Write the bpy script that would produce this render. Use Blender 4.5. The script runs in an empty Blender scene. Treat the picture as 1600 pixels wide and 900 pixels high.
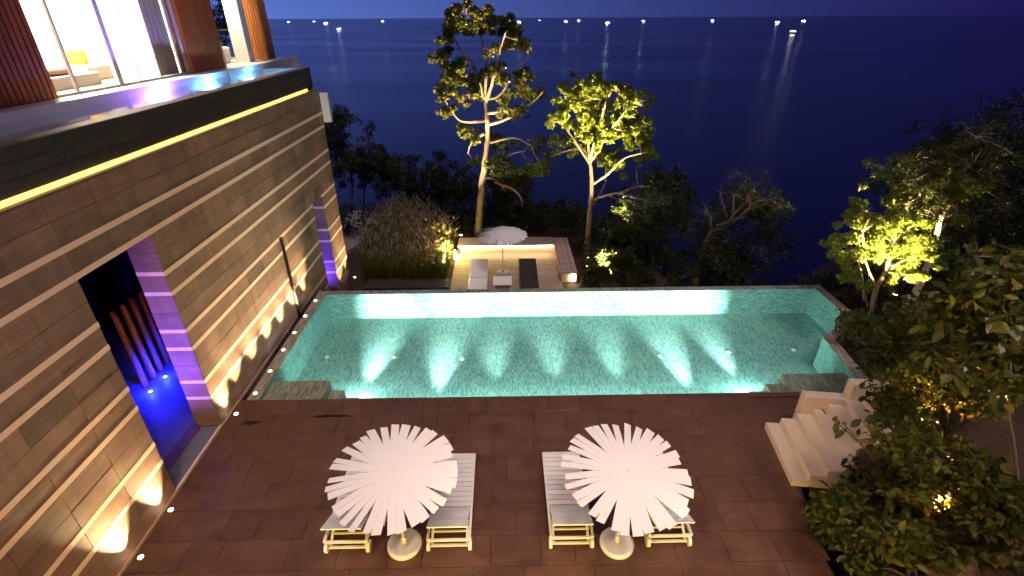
import bpy, bmesh, math, random
import numpy as np
from mathutils import Vector, Matrix
random.seed(7); rng = np.random.default_rng(7)
scene = bpy.context.scene
COL = scene.collection
R = math.radians
PI = math.pi

# ------------------------------------------------------------------ camera
PITCH, ROLL, YAW, FPX, CAMZ = 0.49517, -0.004716, 0.015617, 783.8, 8.64
def _cam():
    cp, sp = math.cos(PITCH), math.sin(PITCH); cr, sr = math.cos(ROLL), math.sin(ROLL); cy, sy = math.cos(YAW), math.sin(YAW)
    B = np.array([[1,0,0],[0,0,-1],[0,1,0.]]); P = np.array([[1,0,0],[0,cp,-sp],[0,sp,cp]])
    Q = np.array([[cr,-sr,0],[sr,cr,0],[0,0,1]]); Y = np.array([[cy,-sy,0],[sy,cy,0],[0,0,1]])
    return Q @ P @ B @ Y
CM = _cam()
cam_d = bpy.data.cameras.new('camera'); cam = bpy.data.objects.new('camera', cam_d); COL.objects.link(cam)
cam_d.sensor_fit = 'HORIZONTAL'; cam_d.sensor_width = 36; cam_d.lens = 36*FPX/1600
cam_d.clip_start = 0.05; cam_d.clip_end = 200000
m3 = Matrix((CM[0], -CM[1], -CM[2])).transposed()
cam.matrix_world = Matrix.Translation((0, 0, CAMZ)) @ m3.to_4x4()
scene.camera = cam

# ------------------------------------------------------------------ world, sun, exposure
SKY_STRENGTH = 0.14
SUN_EL, SUN_ROT = -4.2, -62.0
EXPOSURE = 6.0          # a long night exposure
LK = 2.0**-EXPOSURE     # lamp values below are written as they expose
world = bpy.data.worlds.new('World'); scene.world = world; world.use_nodes = True
wn, wl = world.node_tree.nodes, world.node_tree.links
wn.clear()
sky = wn.new('ShaderNodeTexSky'); sky.sky_type = 'NISHITA'; sky.sun_disc = False
sky.sun_elevation = R(SUN_EL); sky.sun_rotation = R(SUN_ROT); sky.altitude = 60; sky.air_density = 1.2; sky.dust_density = 0.6; sky.ozone_density = 6.0
tint = wn.new('ShaderNodeMix'); tint.data_type = 'RGBA'; tint.blend_type = 'MULTIPLY'; tint.inputs[0].default_value = 1.0
tint.inputs[7].default_value = (1.95, 2.0, 1.25, 1)
bg = wn.new('ShaderNodeBackground'); bg.inputs[1].default_value = SKY_STRENGTH
wo = wn.new('ShaderNodeOutputWorld')
wtc = wn.new('ShaderNodeTexCoord'); wadd = wn.new('ShaderNodeVectorMath'); wadd.operation = 'ADD'; wadd.inputs[1].default_value = (0,0,0.21)
wl.new(wtc.outputs['Generated'], wadd.inputs[0]); wl.new(wadd.outputs[0], sky.inputs[0])      # sky lookup raised: the horizon takes the bluer tone above it
wl.new(sky.outputs[0], tint.inputs[6]); wl.new(tint.outputs[2], bg.inputs[0]); wl.new(bg.outputs[0], wo.inputs[0])
sun_d = bpy.data.lights.new('sun', 'SUN'); sun_d.energy = 1.1*LK; sun_d.angle = R(14); sun_d.color = (1.0, 0.86, 0.78)   # added fill in place of house floodlights, high behind the camera
sun = bpy.data.objects.new('sun', sun_d); COL.objects.link(sun); sun.rotation_euler = (R(18), 0, R(24))
vs = scene.view_settings; vs.view_transform = 'Standard'; vs.look = 'None'; vs.exposure = EXPOSURE; vs.gamma = 1; vs.use_curve_mapping = False
scene.cycles.caustics_reflective = False; scene.cycles.caustics_refractive = False
scene.cycles.use_denoising = True; scene.cycles.max_bounces = 8; scene.cycles.transparent_max_bounces = 16
scene.cycles.sample_clamp_indirect = 4.0*LK

# ------------------------------------------------------------------ helpers
def ray(px, py): return CM.T @ np.array([(px-800)/FPX, (py-450)/FPX, 1.0])
def at(px, py, Y):
    d = ray(px, py); t = Y/d[1]; return Vector((t*d[0], Y, CAMZ+t*d[2]))
def atz(px, py, z):
    d = ray(px, py); t = (z-CAMZ)/d[2]; return Vector((t*d[0], t*d[1], z))
def tag(o, label=None, cat=None, group=None, kind=None):
    if label: o['label'] = label
    if cat: o['category'] = cat
    if group: o['group'] = group
    if kind: o['kind'] = kind
    return o
def empty(name, loc=(0,0,0), rz=0, parent=None):
    o = bpy.data.objects.new(name, None); COL.objects.link(o); o.location = loc; o.rotation_euler = (0,0,rz); o.parent = parent
    return o
class MB:
    def __init__(s): s.v = []; s.f = []
    def add(s, vs_, fs):
        n = len(s.v); s.v += [tuple(v) for v in vs_]; s.f += [tuple(i+n for i in f) for f in fs]; return s
    def box(s, x0, x1, y0, y1, z0, z1, M=None, ch=0.0):
        c = ch
        if c <= 0:
            v = [(x0,y0,z0),(x1,y0,z0),(x1,y1,z0),(x0,y1,z0),(x0,y0,z1),(x1,y0,z1),(x1,y1,z1),(x0,y1,z1)]
            f = [(0,3,2,1),(4,5,6,7),(0,1,5,4),(1,2,6,5),(2,3,7,6),(3,0,4,7)]
        else:   # top edges chamfered
            v = [(x0,y0,z0),(x1,y0,z0),(x1,y1,z0),(x0,y1,z0),(x0,y0,z1-c),(x1,y0,z1-c),(x1,y1,z1-c),(x0,y1,z1-c),
                 (x0+c,y0+c,z1),(x1-c,y0+c,z1),(x1-c,y1-c,z1),(x0+c,y1-c,z1)]
            f = [(0,3,2,1),(8,9,10,11),(0,1,5,4),(1,2,6,5),(2,3,7,6),(3,0,4,7),(4,5,9,8),(5,6,10,9),(6,7,11,10),(7,4,8,11)]
        if M is not None: v = [M @ Vector(p) for p in v]
        return s.add(v, f)
    def prism(s, poly, z0, z1):
        n = len(poly)
        v = [(x,y,z0) for x,y in poly] + [(x,y,z1) for x,y in poly]
        return s.add(v, [tuple(range(n-1,-1,-1)), tuple(range(n,2*n))] + [(i,(i+1)%n,n+(i+1)%n,n+i) for i in range(n)])
    def tube(s, pts, rad, n=8, cap=True):
        pts = [Vector(p) for p in pts]; k = len(pts)
        if not hasattr(rad, '__len__'): rad = [rad]*k
        vv = []; up = Vector((0.3,0.2,1)).normalized()
        for i, p in enumerate(pts):
            t = (pts[min(i+1,k-1)]-pts[max(i-1,0)])
            if t.length < 1e-7: t = Vector((0,0,1))
            t.normalize()
            a = t.cross(up)
            if a.length < 0.1: a = t.cross(Vector((1,0,0)))
            a.normalize(); b = t.cross(a)
            for j in range(n):
                th = 2*PI*j/n; vv.append(p + (a*math.cos(th)+b*math.sin(th))*rad[i])
        ff = [(i*n+j, i*n+(j+1)%n, (i+1)*n+(j+1)%n, (i+1)*n+j) for i in range(k-1) for j in range(n)]
        if cap: ff += [tuple(range(n-1,-1,-1)), tuple((k-1)*n+j for j in range(n))]
        return s.add(vv, ff)
    def lathe(s, prof, n=24, c=(0,0,0)):
        vv = [(c[0]+r*math.cos(2*PI*j/n), c[1]+r*math.sin(2*PI*j/n), c[2]+z) for r,z in prof for j in range(n)]
        k = len(prof)
        ff = [(i*n+j, i*n+(j+1)%n, (i+1)*n+(j+1)%n, (i+1)*n+j) for i in range(k-1) for j in range(n)]
        ff += [tuple(range(n-1,-1,-1)), tuple((k-1)*n+j for j in range(n))]
        return s.add(vv, ff)
    def mesh(s, name, mat, smooth=False):
        me = bpy.data.meshes.new(name); me.from_pydata(s.v, [], s.f); me.materials.append(mat)
        if smooth: me.polygons.foreach_set('use_smooth', [True]*len(me.polygons))
        me.update(); return me
    def build(s, name, mat, parent=None, loc=(0,0,0), smooth=False, bevel=0):
        o = bpy.data.objects.new(name, s.mesh(name, mat, smooth)); COL.objects.link(o); o.parent = parent; o.location = loc
        if bevel:
            b = o.modifiers.new('bevel', 'BEVEL'); b.width = bevel; b.segments = 2; b.limit_method = 'ANGLE'
        return o
def inst(name, me, parent, loc=(0,0,0), rot=(0,0,0), sc=(1,1,1)):
    o = bpy.data.objects.new(name, me); COL.objects.link(o); o.parent = parent; o.location = loc; o.rotation_euler = rot; o.scale = sc
    return o
def copy_tree(o, parent=None):
    c = o.copy(); COL.objects.link(c); c.parent = parent
    if o.type == 'LIGHT': pass
    for ch in list(o.children): copy_tree(ch, c)
    return c
def light(kind, name, loc, energy, color, parent=None, target=None, size=0.05, cone=60, blend=0.6):
    d = bpy.data.lights.new(name, kind); d.energy = energy*LK; d.color = color
    if kind == 'AREA': d.size = size
    else: d.shadow_soft_size = size
    if kind == 'SPOT': d.spot_size = R(cone); d.spot_blend = blend
    o = bpy.data.objects.new(name, d); COL.objects.link(o); o.location = loc; o.parent = parent
    if target is not None:
        base = Vector(loc)
        o.rotation_euler = (Vector(target)-base).to_track_quat('-Z','Y').to_euler()
    return o

# ------------------------------------------------------------------ materials
class N:
    def __init__(s, name):
        s.m = bpy.data.materials.new(name); s.m.use_nodes = True; s.t = s.m.node_tree; s.n = s.t.nodes; s.l = s.t.links
        s.n.clear(); s.out = s.n.new('ShaderNodeOutputMaterial')
    def new(s, t, **k):
        o = s.n.new(t)
        for a, b in k.items(): setattr(o, a, b)
        return o
    def link(s, a, b): s.l.new(a, b)
def c4(c): return (c[0], c[1], c[2], 1)
def mix_col(n, fac, a, b, blend='MIX'):
    x = n.new('ShaderNodeMix', data_type='RGBA', blend_type=blend)
    for val, i in ((fac,0),(a,6),(b,7)):
        if hasattr(val, 'is_linked'): n.link(val, x.inputs[i])
        else: x.inputs[i].default_value = val if i == 0 else c4(val)
    return x.outputs[2]
def coords(n, scale=(1,1,1), kind='Object', rot=(0,0,0)):
    tc = n.new('ShaderNodeTexCoord'); mp = n.new('ShaderNodeMapping'); mp.inputs['Scale'].default_value = scale; mp.inputs['Rotation'].default_value = rot
    if kind == 'World':
        g = n.new('ShaderNodeNewGeometry'); n.link(g.outputs['Position'], mp.inputs[0])
    else: n.link(tc.outputs[kind], mp.inputs[0])
    return mp.outputs[0]
def noise(n, vec, scale=5, detail=5, rough=0.6):
    x = n.new('ShaderNodeTexNoise'); x.inputs['Scale'].default_value = scale; x.inputs['Detail'].default_value = detail; x.inputs['Roughness'].default_value = rough
    n.link(vec, x.inputs[0]); return x.outputs[0]
def ramp(n, fac, stops):
    r = n.new('ShaderNodeValToRGB'); e = r.color_ramp.elements
    while len(e) < len(stops): e.new(0.5)
    for el, (p, c) in zip(e, stops): el.position = p; el.color = c4(c) if hasattr(c, '__len__') else (c,c,c,1)
    n.link(fac, r.inputs[0]); return r.outputs[0]
def pbr(n, col, rough=0.6, metal=0, bump=None, bstr=0.2, bdist=0.01, spec=0.5):
    p = n.new('ShaderNodeBsdfPrincipled')
    for v, k in ((col,'Base Color'),(rough,'Roughness'),(metal,'Metallic'),(spec,'Specular IOR Level')):
        if hasattr(v, 'is_linked'): n.link(v, p.inputs[k])
        else: p.inputs[k].default_value = c4(v) if k == 'Base Color' else v
    if bump is not None:
        b = n.new('ShaderNodeBump'); b.inputs['Strength'].default_value = bstr; b.inputs['Distance'].default_value = bdist
        n.link(bump, b.inputs['Height']); n.link(b.outputs[0], p.inputs['Normal'])
    n.link(p.outputs[0], n.out.inputs[0]); return p
def plain(name, col, rough=0.5, var=0.15, scale=6, metal=0, bstr=0.1, stretch=(1,1,1), kind='World', spec=0.5):
    n = N(name); v = coords(n, stretch, kind); f = noise(n, v, scale)
    c = mix_col(n, f, tuple(x*(1-var) for x in col), tuple(x*(1+var) for x in col))
    pbr(n, c, rough, metal, f, bstr, 0.005, spec); return n.m
def emit(name, col, strength):
    n = N(name); e = n.new('ShaderNodeEmission'); e.inputs[0].default_value = c4(col); e.inputs[1].default_value = strength*LK
    n.link(e.outputs[0], n.out.inputs[0]); return n.m
def rand_obj(n): return n.new('ShaderNodeObjectInfo').outputs['Random']

def mat_stone_wall():
    n = N('wall_stone'); v = coords(n, (0.5,0.5,6), 'World'); f = noise(n, v, 3.0, 8, 0.65); g = noise(n, coords(n, (1,1,1.5), 'World'), 1.3, 4)
    base = ramp(n, f, [(0.25,(0.135,0.073,0.053)),(0.5,(0.195,0.112,0.084)),(0.75,(0.24,0.146,0.112))])
    tone = ramp(n, rand_obj(n), [(0,0.6),(0.06,0.85),(0.5,1.0),(0.9,1.1),(1,1.25)])
    c = mix_col(n, 1.0, base, tone, 'MULTIPLY')
    c = mix_col(n, 0.45, c, ramp(n, g, [(0.3,0.55),(0.7,1.3)]), 'MULTIPLY')
    st = noise(n, coords(n, (3.0,3.0,0.18), 'World'), 2.0, 5, 0.6); c = mix_col(n, 0.4, c, ramp(n, st, [(0.35,0.62),(0.6,1.1)]), 'MULTIPLY')
    pbr(n, c, 0.62, 0, f, 0.6, 0.012); return n.m
def mat_deck():
    n = N('deck_slate'); v = coords(n, (1,1,1), 'World'); f = noise(n, v, 2.2, 8, 0.7); g = noise(n, v, 14, 6, 0.7); h = noise(n, coords(n, (0.5,2.5,1), 'World'), 1.5, 4)
    base = ramp(n, f, [(0.3,(0.076,0.036,0.022)),(0.5,(0.105,0.049,0.030)),(0.72,(0.138,0.066,0.042))])
    c = mix_col(n, 1.0, base, ramp(n, rand_obj(n), [(0,0.9),(0.5,1.0),(1,1.1)]), 'MULTIPLY')
    c = mix_col(n, 0.5, c, ramp(n, g, [(0.3,0.7),(0.7,1.25)]), 'MULTIPLY')
    c = mix_col(n, 0.4, c, ramp(n, h, [(0.35,0.6),(0.65,1.25)]), 'MULTIPLY')
    rr = ramp(n, f, [(0.3,0.32),(0.7,0.55)])
    pbr(n, c, rr, 0, g, 0.35, 0.006); return n.m
def mat_mosaic(name, cols, sx, sy):
    n = N(name); tc = n.new('ShaderNodeNewGeometry'); sep = n.new('ShaderNodeSeparateXYZ'); n.link(tc.outputs['Position'], sep.inputs[0])
    nz = n.new('ShaderNodeSeparateXYZ'); n.link(tc.outputs['True Normal'], nz.inputs[0])
    ab = n.new('ShaderNodeMath', operation='ABSOLUTE'); n.link(nz.outputs[2], ab.inputs[0])
    gt = n.new('ShaderNodeMath', operation='GREATER_THAN'); n.link(ab.outputs[0], gt.inputs[0]); gt.inputs[1].default_value = 0.5
    c1 = n.new('ShaderNodeCombineXYZ'); n.link(sep.outputs[1], c1.inputs[0]); n.link(sep.outputs[0], c1.inputs[1])
    s2 = n.new('ShaderNodeMath', operation='ADD'); n.link(sep.outputs[0], s2.inputs[0]); n.link(sep.outputs[1], s2.inputs[1])
    c2 = n.new('ShaderNodeCombineXYZ'); n.link(s2.outputs[0], c2.inputs[0]); n.link(sep.outputs[2], c2.inputs[1])
    mx = n.new('ShaderNodeMix', data_type='VECTOR'); n.link(gt.outputs[0], mx.inputs[0]); n.link(c2.outputs[0], mx.inputs[4]); n.link(c1.outputs[0], mx.inputs[5])
    br = n.new('ShaderNodeTexBrick'); n.link(mx.outputs[1], br.inputs[0]); br.offset = 0.37; br.squash = 1
    br.inputs['Scale'].default_value = 1; br.inputs['Brick Width'].default_value = sx; br.inputs['Row Height'].default_value = sy
    br.inputs['Mortar Size'].default_value = 0.004; br.inputs['Mortar Smooth'].default_value = 0.3; br.inputs['Bias'].default_value = 0.0
    br.inputs['Color1'].default_value = (0,0,0,1); br.inputs['Color2'].default_value = (1,1,1,1); br.inputs['Mortar'].default_value = (0.12,0.12,0.12,1)
    col = ramp(n, br.outputs['Color'], [(0.0,cols[0]),(0.45,cols[1]),(1.0,cols[2])])
    f = noise(n, coords(n, (1,1,1), 'World'), 1.2, 4)
    col = mix_col(n, 0.35, col, ramp(n, f, [(0.3,0.7),(0.7,1.3)]), 'MULTIPLY')
    pbr(n, col, 0.45, 0, br.outputs['Color'], 0.15, 0.004); return n.m
def mat_leaf(name, c0, c1, c2, rough=0.45, trans=0.3):
    n = N(name); g = n.new('ShaderNodeNewGeometry')
    col = ramp(n, g.outputs['Random Per Island'], [(0,c0),(0.5,c1),(1,c2)])
    p = n.new('ShaderNodeBsdfPrincipled'); n.link(col, p.inputs['Base Color']); p.inputs['Roughness'].default_value = rough; p.inputs['Specular IOR Level'].default_value = 0.22
    t = n.new('ShaderNodeBsdfTranslucent'); n.link(col, t.inputs[0])
    m = n.new('ShaderNodeMixShader'); m.inputs[0].default_value = trans
    n.link(p.outputs[0], m.inputs[1]); n.link(t.outputs[0], m.inputs[2]); n.link(m.outputs[0], n.out.inputs[0]); return n.m
def mat_leaf_obj(name, c0, c1, c2):
    n = N(name); col = ramp(n, rand_obj(n), [(0,c0),(0.5,c1),(1,c2)])
    v = noise(n, coords(n, (1,1,1), 'Object'), 9, 3); col = mix_col(n, 0.3, col, ramp(n, v, [(0.3,0.7),(0.7,1.2)]), 'MULTIPLY')
    p = n.new('ShaderNodeBsdfPrincipled'); n.link(col, p.inputs['Base Color']); p.inputs['Roughness'].default_value = 0.4
    t = n.new('ShaderNodeBsdfTranslucent'); n.link(col, t.inputs[0])
    m = n.new('ShaderNodeMixShader'); m.inputs[0].default_value = 0.25
    n.link(p.outputs[0], m.inputs[1]); n.link(t.outputs[0], m.inputs[2]); n.link(m.outputs[0], n.out.inputs[0]); return n.m
def mat_wood(name, c0, c1, axis=(1,1,0.12), rough=0.5):
    n = N(name); f = noise(n, coords(n, axis, 'World'), 9, 6, 0.65)
    c = ramp(n, f, [(0.3,c0),(0.7,c1)]); c = mix_col(n, 0.6, c, ramp(n, rand_obj(n), [(0,0.75),(1,1.25)]), 'MULTIPLY')
    pbr(n, c, rough, 0, f, 0.2, 0.003); return n.m
def mat_water(name, bump=0.02, scale=2.2, tintc=(0.86,0.98,0.95)):
    n = N(name); t = n.new('ShaderNodeBsdfTransparent'); t.inputs[0].default_value = c4(tintc)
    g = n.new('ShaderNodeBsdfGlossy'); g.inputs['Roughness'].default_value = 0.03
    f = noise(n, coords(n, (1,1,1), 'World'), scale, 3, 0.5); b = n.new('ShaderNodeBump'); b.inputs['Strength'].default_value = bump; b.inputs['Distance'].default_value = 0.1
    n.link(f, b.inputs['Height']); n.link(b.outputs[0], g.inputs['Normal'])
    fr = n.new('ShaderNodeFresnel'); ge = n.new('ShaderNodeNewGeometry'); io = n.new('ShaderNodeMix'); io.inputs[2].default_value = 1.33; io.inputs[3].default_value = 1/1.33
    n.link(ge.outputs['Backfacing'], io.inputs[0]); n.link(io.outputs[0], fr.inputs[0]); n.link(b.outputs[0], fr.inputs[1])
    m = n.new('ShaderNodeMixShader'); n.link(fr.outputs[0], m.inputs[0]); n.link(t.outputs[0], m.inputs[1]); n.link(g.outputs[0], m.inputs[2])
    n.link(m.outputs[0], n.out.inputs[0]); return n.m
def mat_pane(name, tintc=(1,1,1), refl=1.0):
    n = N(name); t = n.new('ShaderNodeBsdfTransparent'); t.inputs[0].default_value = c4(tintc)
    g = n.new('ShaderNodeBsdfGlossy'); g.inputs['Roughness'].default_value = 0.02
    fr = n.new('ShaderNodeFresnel'); ge = n.new('ShaderNodeNewGeometry'); io = n.new('ShaderNodeMix'); io.inputs[2].default_value = 1.45; io.inputs[3].default_value = 1/1.45
    n.link(ge.outputs['Backfacing'], io.inputs[0]); n.link(io.outputs[0], fr.inputs[0])
    m = n.new('ShaderNodeMixShader'); n.link(fr.outputs[0], m.inputs[0]); n.link(t.outputs[0], m.inputs[1]); n.link(g.outputs[0], m.inputs[2])
    n.link(m.outputs[0], n.out.inputs[0]); return n.m
def mat_sea():
    n = N('sea_water'); v = coords(n, (0.05,0.12,1), 'World'); f = noise(n, v, 1.0, 8, 0.65); g = noise(n, coords(n, (0.0012,0.004,1), 'World'), 1.0, 4)
    rr = ramp(n, g, [(0.3,0.15),(0.7,0.27)])
    pbr(n, (0.002,0.004,0.016), rr, 0, f, 0.45, 1.0, 0.27); return n.m
def mat_ground():
    n = N('soil'); v = coords(n, (1,1,1), 'World'); f = noise(n, v, 1.2, 8, 0.7); g = noise(n, v, 9, 6, 0.7)
    c = ramp(n, f, [(0.3,(0.02,0.018,0.008)),(0.5,(0.045,0.024,0.012)),(0.7,(0.085,0.038,0.02))])
    pbr(n, mix_col(n, 0.5, c, ramp(n, g, [(0.3,0.5),(0.7,1.4)]), 'MULTIPLY'), 0.9, 0, g, 0.8, 0.04); return n.m

M_STONE = mat_stone_wall(); M_DECK = mat_deck()
M_BAND = plain('pale_band_stone', (0.74,0.54,0.44), 0.55, 0.10, 5)
M_PARAPET = mat_wood('dark_block_stone', (0.018,0.013,0.011), (0.055,0.041,0.034), (1,0.6,2), 0.6)
M_POOL = mat_mosaic('pool_mosaic', [(0.10,0.27,0.25),(0.22,0.45,0.405),(0.36,0.57,0.50)], 0.13, 0.035)  # green-grey stone, with the lit water's teal put into its colour
M_COPING = mat_mosaic('coping_mosaic', [(0.15,0.12,0.095),(0.33,0.27,0.215),(0.50,0.44,0.35)], 0.22, 0.03)  # same stone as the pool, warm lamplight put into its colour
M_WATER = mat_water('pool_water', 0.05, 1.6); M_WATER2 = mat_water('upper_pool_water', 0.03, 2.0)
M_GROUT = plain('grout', (0.05,0.025,0.02), 0.9, 0.3, 20)
M_WHITE = plain('white_paint', (0.80,0.79,0.77), 0.45, 0.03, 8, bstr=0.03)
M_WHITE_OUT = plain('white_lacquer', (0.78,0.76,0.77), 0.4, 0.04, 5, bstr=0.03)
M_RENDER = plain('white_render', (0.60,0.47,0.37), 0.75, 0.10, 5, bstr=0.15)
M_WOOD_R = mat_wood('red_batten_wood', (0.30,0.065,0.016), (0.50,0.125,0.028))
M_WOOD_O = mat_wood('orange_batten_wood', (0.40,0.14,0.03), (0.58,0.22,0.05))
M_DECKWOOD = mat_wood('weathered_deck_wood', (0.24,0.16,0.13), (0.40,0.29,0.24), (0.12,1,1), 0.7)
M_DARKMETAL = plain('dark_bronze', (0.04,0.025,0.018), 0.45, 0.2, 10, 0.6)
M_STEEL = plain('brushed_steel', (0.55,0.53,0.5), 0.3, 0.1, 10, 0.9)
M_GRAPH = plain('dark_wicker', (0.02,0.016,0.014), 0.6, 0.3, 30, bstr=0.5)
M_SHADOWY = plain('shadowy_plaster', (0.012,0.011,0.014), 0.85, 0.2, 3)  # near-black: shade of the dark passage put into the wall colour
M_SOIL = mat_ground(); M_SEA = mat_sea()
M_BARK = plain('pale_bark', (0.21,0.145,0.095), 0.85, 0.45, 7, bstr=0.9, stretch=(1,1,0.35))
M_BARK_D = plain('dark_bark', (0.13,0.085,0.06), 0.9, 0.45, 7, bstr=0.9, stretch=(1,1,0.35))
M_BARK_W = plain('white_bark', (0.55,0.45,0.38), 0.8, 0.3, 7, bstr=0.9, stretch=(1,1,0.35))
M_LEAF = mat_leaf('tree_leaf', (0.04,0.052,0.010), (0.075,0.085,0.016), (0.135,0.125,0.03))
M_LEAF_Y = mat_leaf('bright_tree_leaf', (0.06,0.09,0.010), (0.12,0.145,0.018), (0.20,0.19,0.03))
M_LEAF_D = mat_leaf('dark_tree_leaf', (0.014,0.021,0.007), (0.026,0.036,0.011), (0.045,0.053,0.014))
M_LEAF_B = mat_leaf('shrub_leaf', (0.018,0.03,0.003), (0.045,0.058,0.005), (0.125,0.105,0.010), 0.5, 0.28)
M_LEAF_O = mat_leaf_obj('broad_leaf', (0.028,0.043,0.004), (0.06,0.074,0.007), (0.125,0.105,0.012))
M_GRASS = mat_leaf('grass_blade', (0.06,0.08,0.012), (0.11,0.13,0.02), (0.19,0.18,0.04), 0.6)
M_PLUME = mat_leaf('grass_plume', (0.24,0.19,0.12), (0.38,0.30,0.20), (0.52,0.42,0.30), 0.8)
M_PANE = mat_pane('window_glass')
M_CURTAIN = plain('curtain_cloth', (0.70,0.60,0.46), 0.9, 0.06, 8)
M_LED = emit('led_yellow', (1.0,0.70,0.14), 2.6)
M_LED2 = emit('led_warm', (1.0,0.78,0.38), 42.0)
M_BULB = emit('warm_bulb', (1.0,0.80,0.50), 60.0)
M_BULB_B = emit('blue_bulb', (0.25,0.35,1.0), 40.0)
M_BULB_P = emit('pool_lamp', (0.9,1.0,0.95), 6.0)
M_ROCK = plain('rock', (0.09,0.048,0.032), 0.9, 0.4, 3, bstr=1.0)

# ------------------------------------------------------------------ ground, sea
def smooth(t): t = max(0.0, min(1.0, t)); return t*t*(3-2*t)
def gz(x, y):
    yc = 30 - 11*smooth((x-4)/6)                      # brink of the slope
    z = -2.3
    if y > yc: z -= 0.75*(y-yc)
    hill = smooth((x-13)/9)*smooth((34-y)/14)         # the hill on the right
    z = z*(1-hill) + hill*(1.0+0.14*(x-13)-0.10*max(0,y-14))
    bank = smooth((x-5.9)/2.4)*smooth((14.5-y)/4.0)
    zb = 0.25 + 0.22*max(0,x-7.2)
    return z*(1-bank) + zb*bank
def build_ground():
    xs = list(np.arange(-40,-8,2.0)) + list(np.arange(-8,26,0.6)) + list(np.arange(26,60,3.0)); ys = list(np.arange(-8,30,0.6)) + list(np.arange(30,112,3.0))
    xs = [float(a) for a in xs]; ys = [float(a) for a in ys]
    V = []; 
    for y in ys:
        for x in xs:
            z = gz(x,y)
            rough = 0.25*math.sin(x*1.7+y*0.9)*math.sin(y*1.3-x*0.6)
            if (x < 6.3 and y < 17) or (x < 10.4 and 9.2 < y < 17) or (x < 12.0 and 12.6 < y < 17): z = min(z,-1.9); rough = 0
            V.append((x,y,max(z+rough*0.6,-75)))
    nx = len(xs)
    F = [(j*nx+i,j*nx+i+1,(j+1)*nx+i+1,(j+1)*nx+i) for j in range(len(ys)-1) for i in range(nx-1)]
    mb = MB().add(V,F); tag(mb.build('hillside_ground', M_SOIL, smooth=True), kind='structure')
build_ground()
mb = MB(); q = 60000; mb.add([(-q,30,-62),(q,30,-62),(q,q,-62),(-q,q,-62)], [(0,1,2,3)]); tag(mb.build('sea', M_SEA), kind='structure')

# ------------------------------------------------------------------ deck of slate tiles
deck = empty('pool_deck'); tag(deck, kind='structure')
def deck_right(y): return 6.2 if y > 7.2 else 5.72+0.3*(y-5.2)/2
MB().prism([(-6.86,0.6),(5.5,0.6),(5.6,5.2),(6.15,7.2),(6.2,8.9),(6.2,10.1),(-6.86,10.1)], -1.9, -0.03).build('deck_bed', M_GROUT, deck)
rows = [10.105, 9.54, 8.77, 8.1, 7.45, 6.8, 6.14, 5.53, 4.9, 4.25, 3.6, 2.95, 2.3, 1.65, 1.0]
for k in range(len(rows)-1):
    y1, y0 = rows[k], rows[k+1]; x = -6.84 + (0.4 if k%2 else 0.0); first = True
    xr = min(deck_right((y0+y1)/2), 6.2)
    edge = -6.84
    while edge < xr-0.05:
        w = 0.79 if k < 2 else random.choice([0.62,0.93,0.93,1.24])
        if first and k%2: w *= 0.5
        first = False
        e2 = min(edge+w, xr); 
        if xr-e2 < 0.2: e2 = xr
        g = 0.004
        dz = random.uniform(-0.002,0.002)
        MB().box(edge+g, e2-g, y0+g, y1-g, -0.035, 0.0+dz, ch=0.003).build('tile', M_DECK, deck)
        edge = e2
# stains left by splashed water
M_WET = plain('wet_stain', (0.012,0.007,0.006), 0.12, 0.3, 6)
def puddle(c, rx, ry, label, seed):
    r = random.Random(seed); n = 26
    poly = [(c[0]+rx*(1+r.uniform(-.35,.25))*math.cos(2*PI*i/n), c[1]+ry*(1+r.uniform(-.4,.3))*math.sin(2*PI*i/n)) for i in range(n)]
    mb = MB().add([(x,y,0.0045) for x,y in poly]+[(c[0],c[1],0.006)], [(i,(i+1)%n,n) for i in range(n)])
    tag(mb.build('puddle', M_WET), label, 'puddle')
puddle((-4.28,9.46), 0.48, 0.045, 'long thin dark puddle along a tile joint near the pool', 3)
puddle((-6.2,9.28), 0.2, 0.07, 'small ragged dark puddle beside the wall floor light', 5)
# slightly sunken side landing by the stair
mb = MB().box(6.2, 7.6, 8.95, 10.105, -0.5, -0.06, ch=0.004); tag(mb.build('side_landing', M_DECK), kind='structure')
MB().box(6.19, 7.62, 9.94, 10.10, -0.059, -0.002, ch=0.003).build('tile', M_DECK, deck)

# ------------------------------------------------------------------ swimming pool
pool = empty('swimming_pool'); tag(pool, kind='structure')
IN = [(-6.37,10.11),(9.42,10.11),(9.68,12.6),(11.15,13.7),(11.15,15.74),(-6.37,15.74)]
OUT = [(-6.68,10.11),(9.75,10.11),(9.98,12.45),(11.45,13.55),(11.45,16.02),(-6.68,16.02)]
FZ = -1.06   # apparent depth: the water's refraction put into the shape by a raised floor
mb = MB(); n = len(IN)
mb.add([(x,y,FZ) for x,y in IN], [tuple(range(n))]); mb.build('pool_floor', M_POOL, pool)
for i in range(n):
    a, b = IN[i], IN[(i+1)%n]
    MB().add([(a[0],a[1],FZ),(b[0],b[1],FZ),(b[0],b[1],-0.003 if i != 4 else -0.047),(a[0],a[1],-0.003 if i != 4 else -0.047)], [(3,2,1,0)]).build('pool_wall', M_POOL, pool)
for i in range(1, n):
    a, b, c, d = IN[i], IN[(i+1)%n], OUT[(i+1)%n], OUT[i]
    sh = lambda p,q: (p[0]+(q[0]-p[0])*0.03, p[1]+(q[1]-p[1])*0.03)
    a, b = sh(a,d), sh(b,c)
    MB().prism([a,b,c,d][::-1], -2.2, 0.012 if i != 4 else -0.045).build('coping', M_COPING, pool)
def shelf(x0, x1, y1, z, name='shelf'): MB().box(x0, x1, 10.115, y1, FZ, z).build(name, M_COPING, pool)
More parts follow.
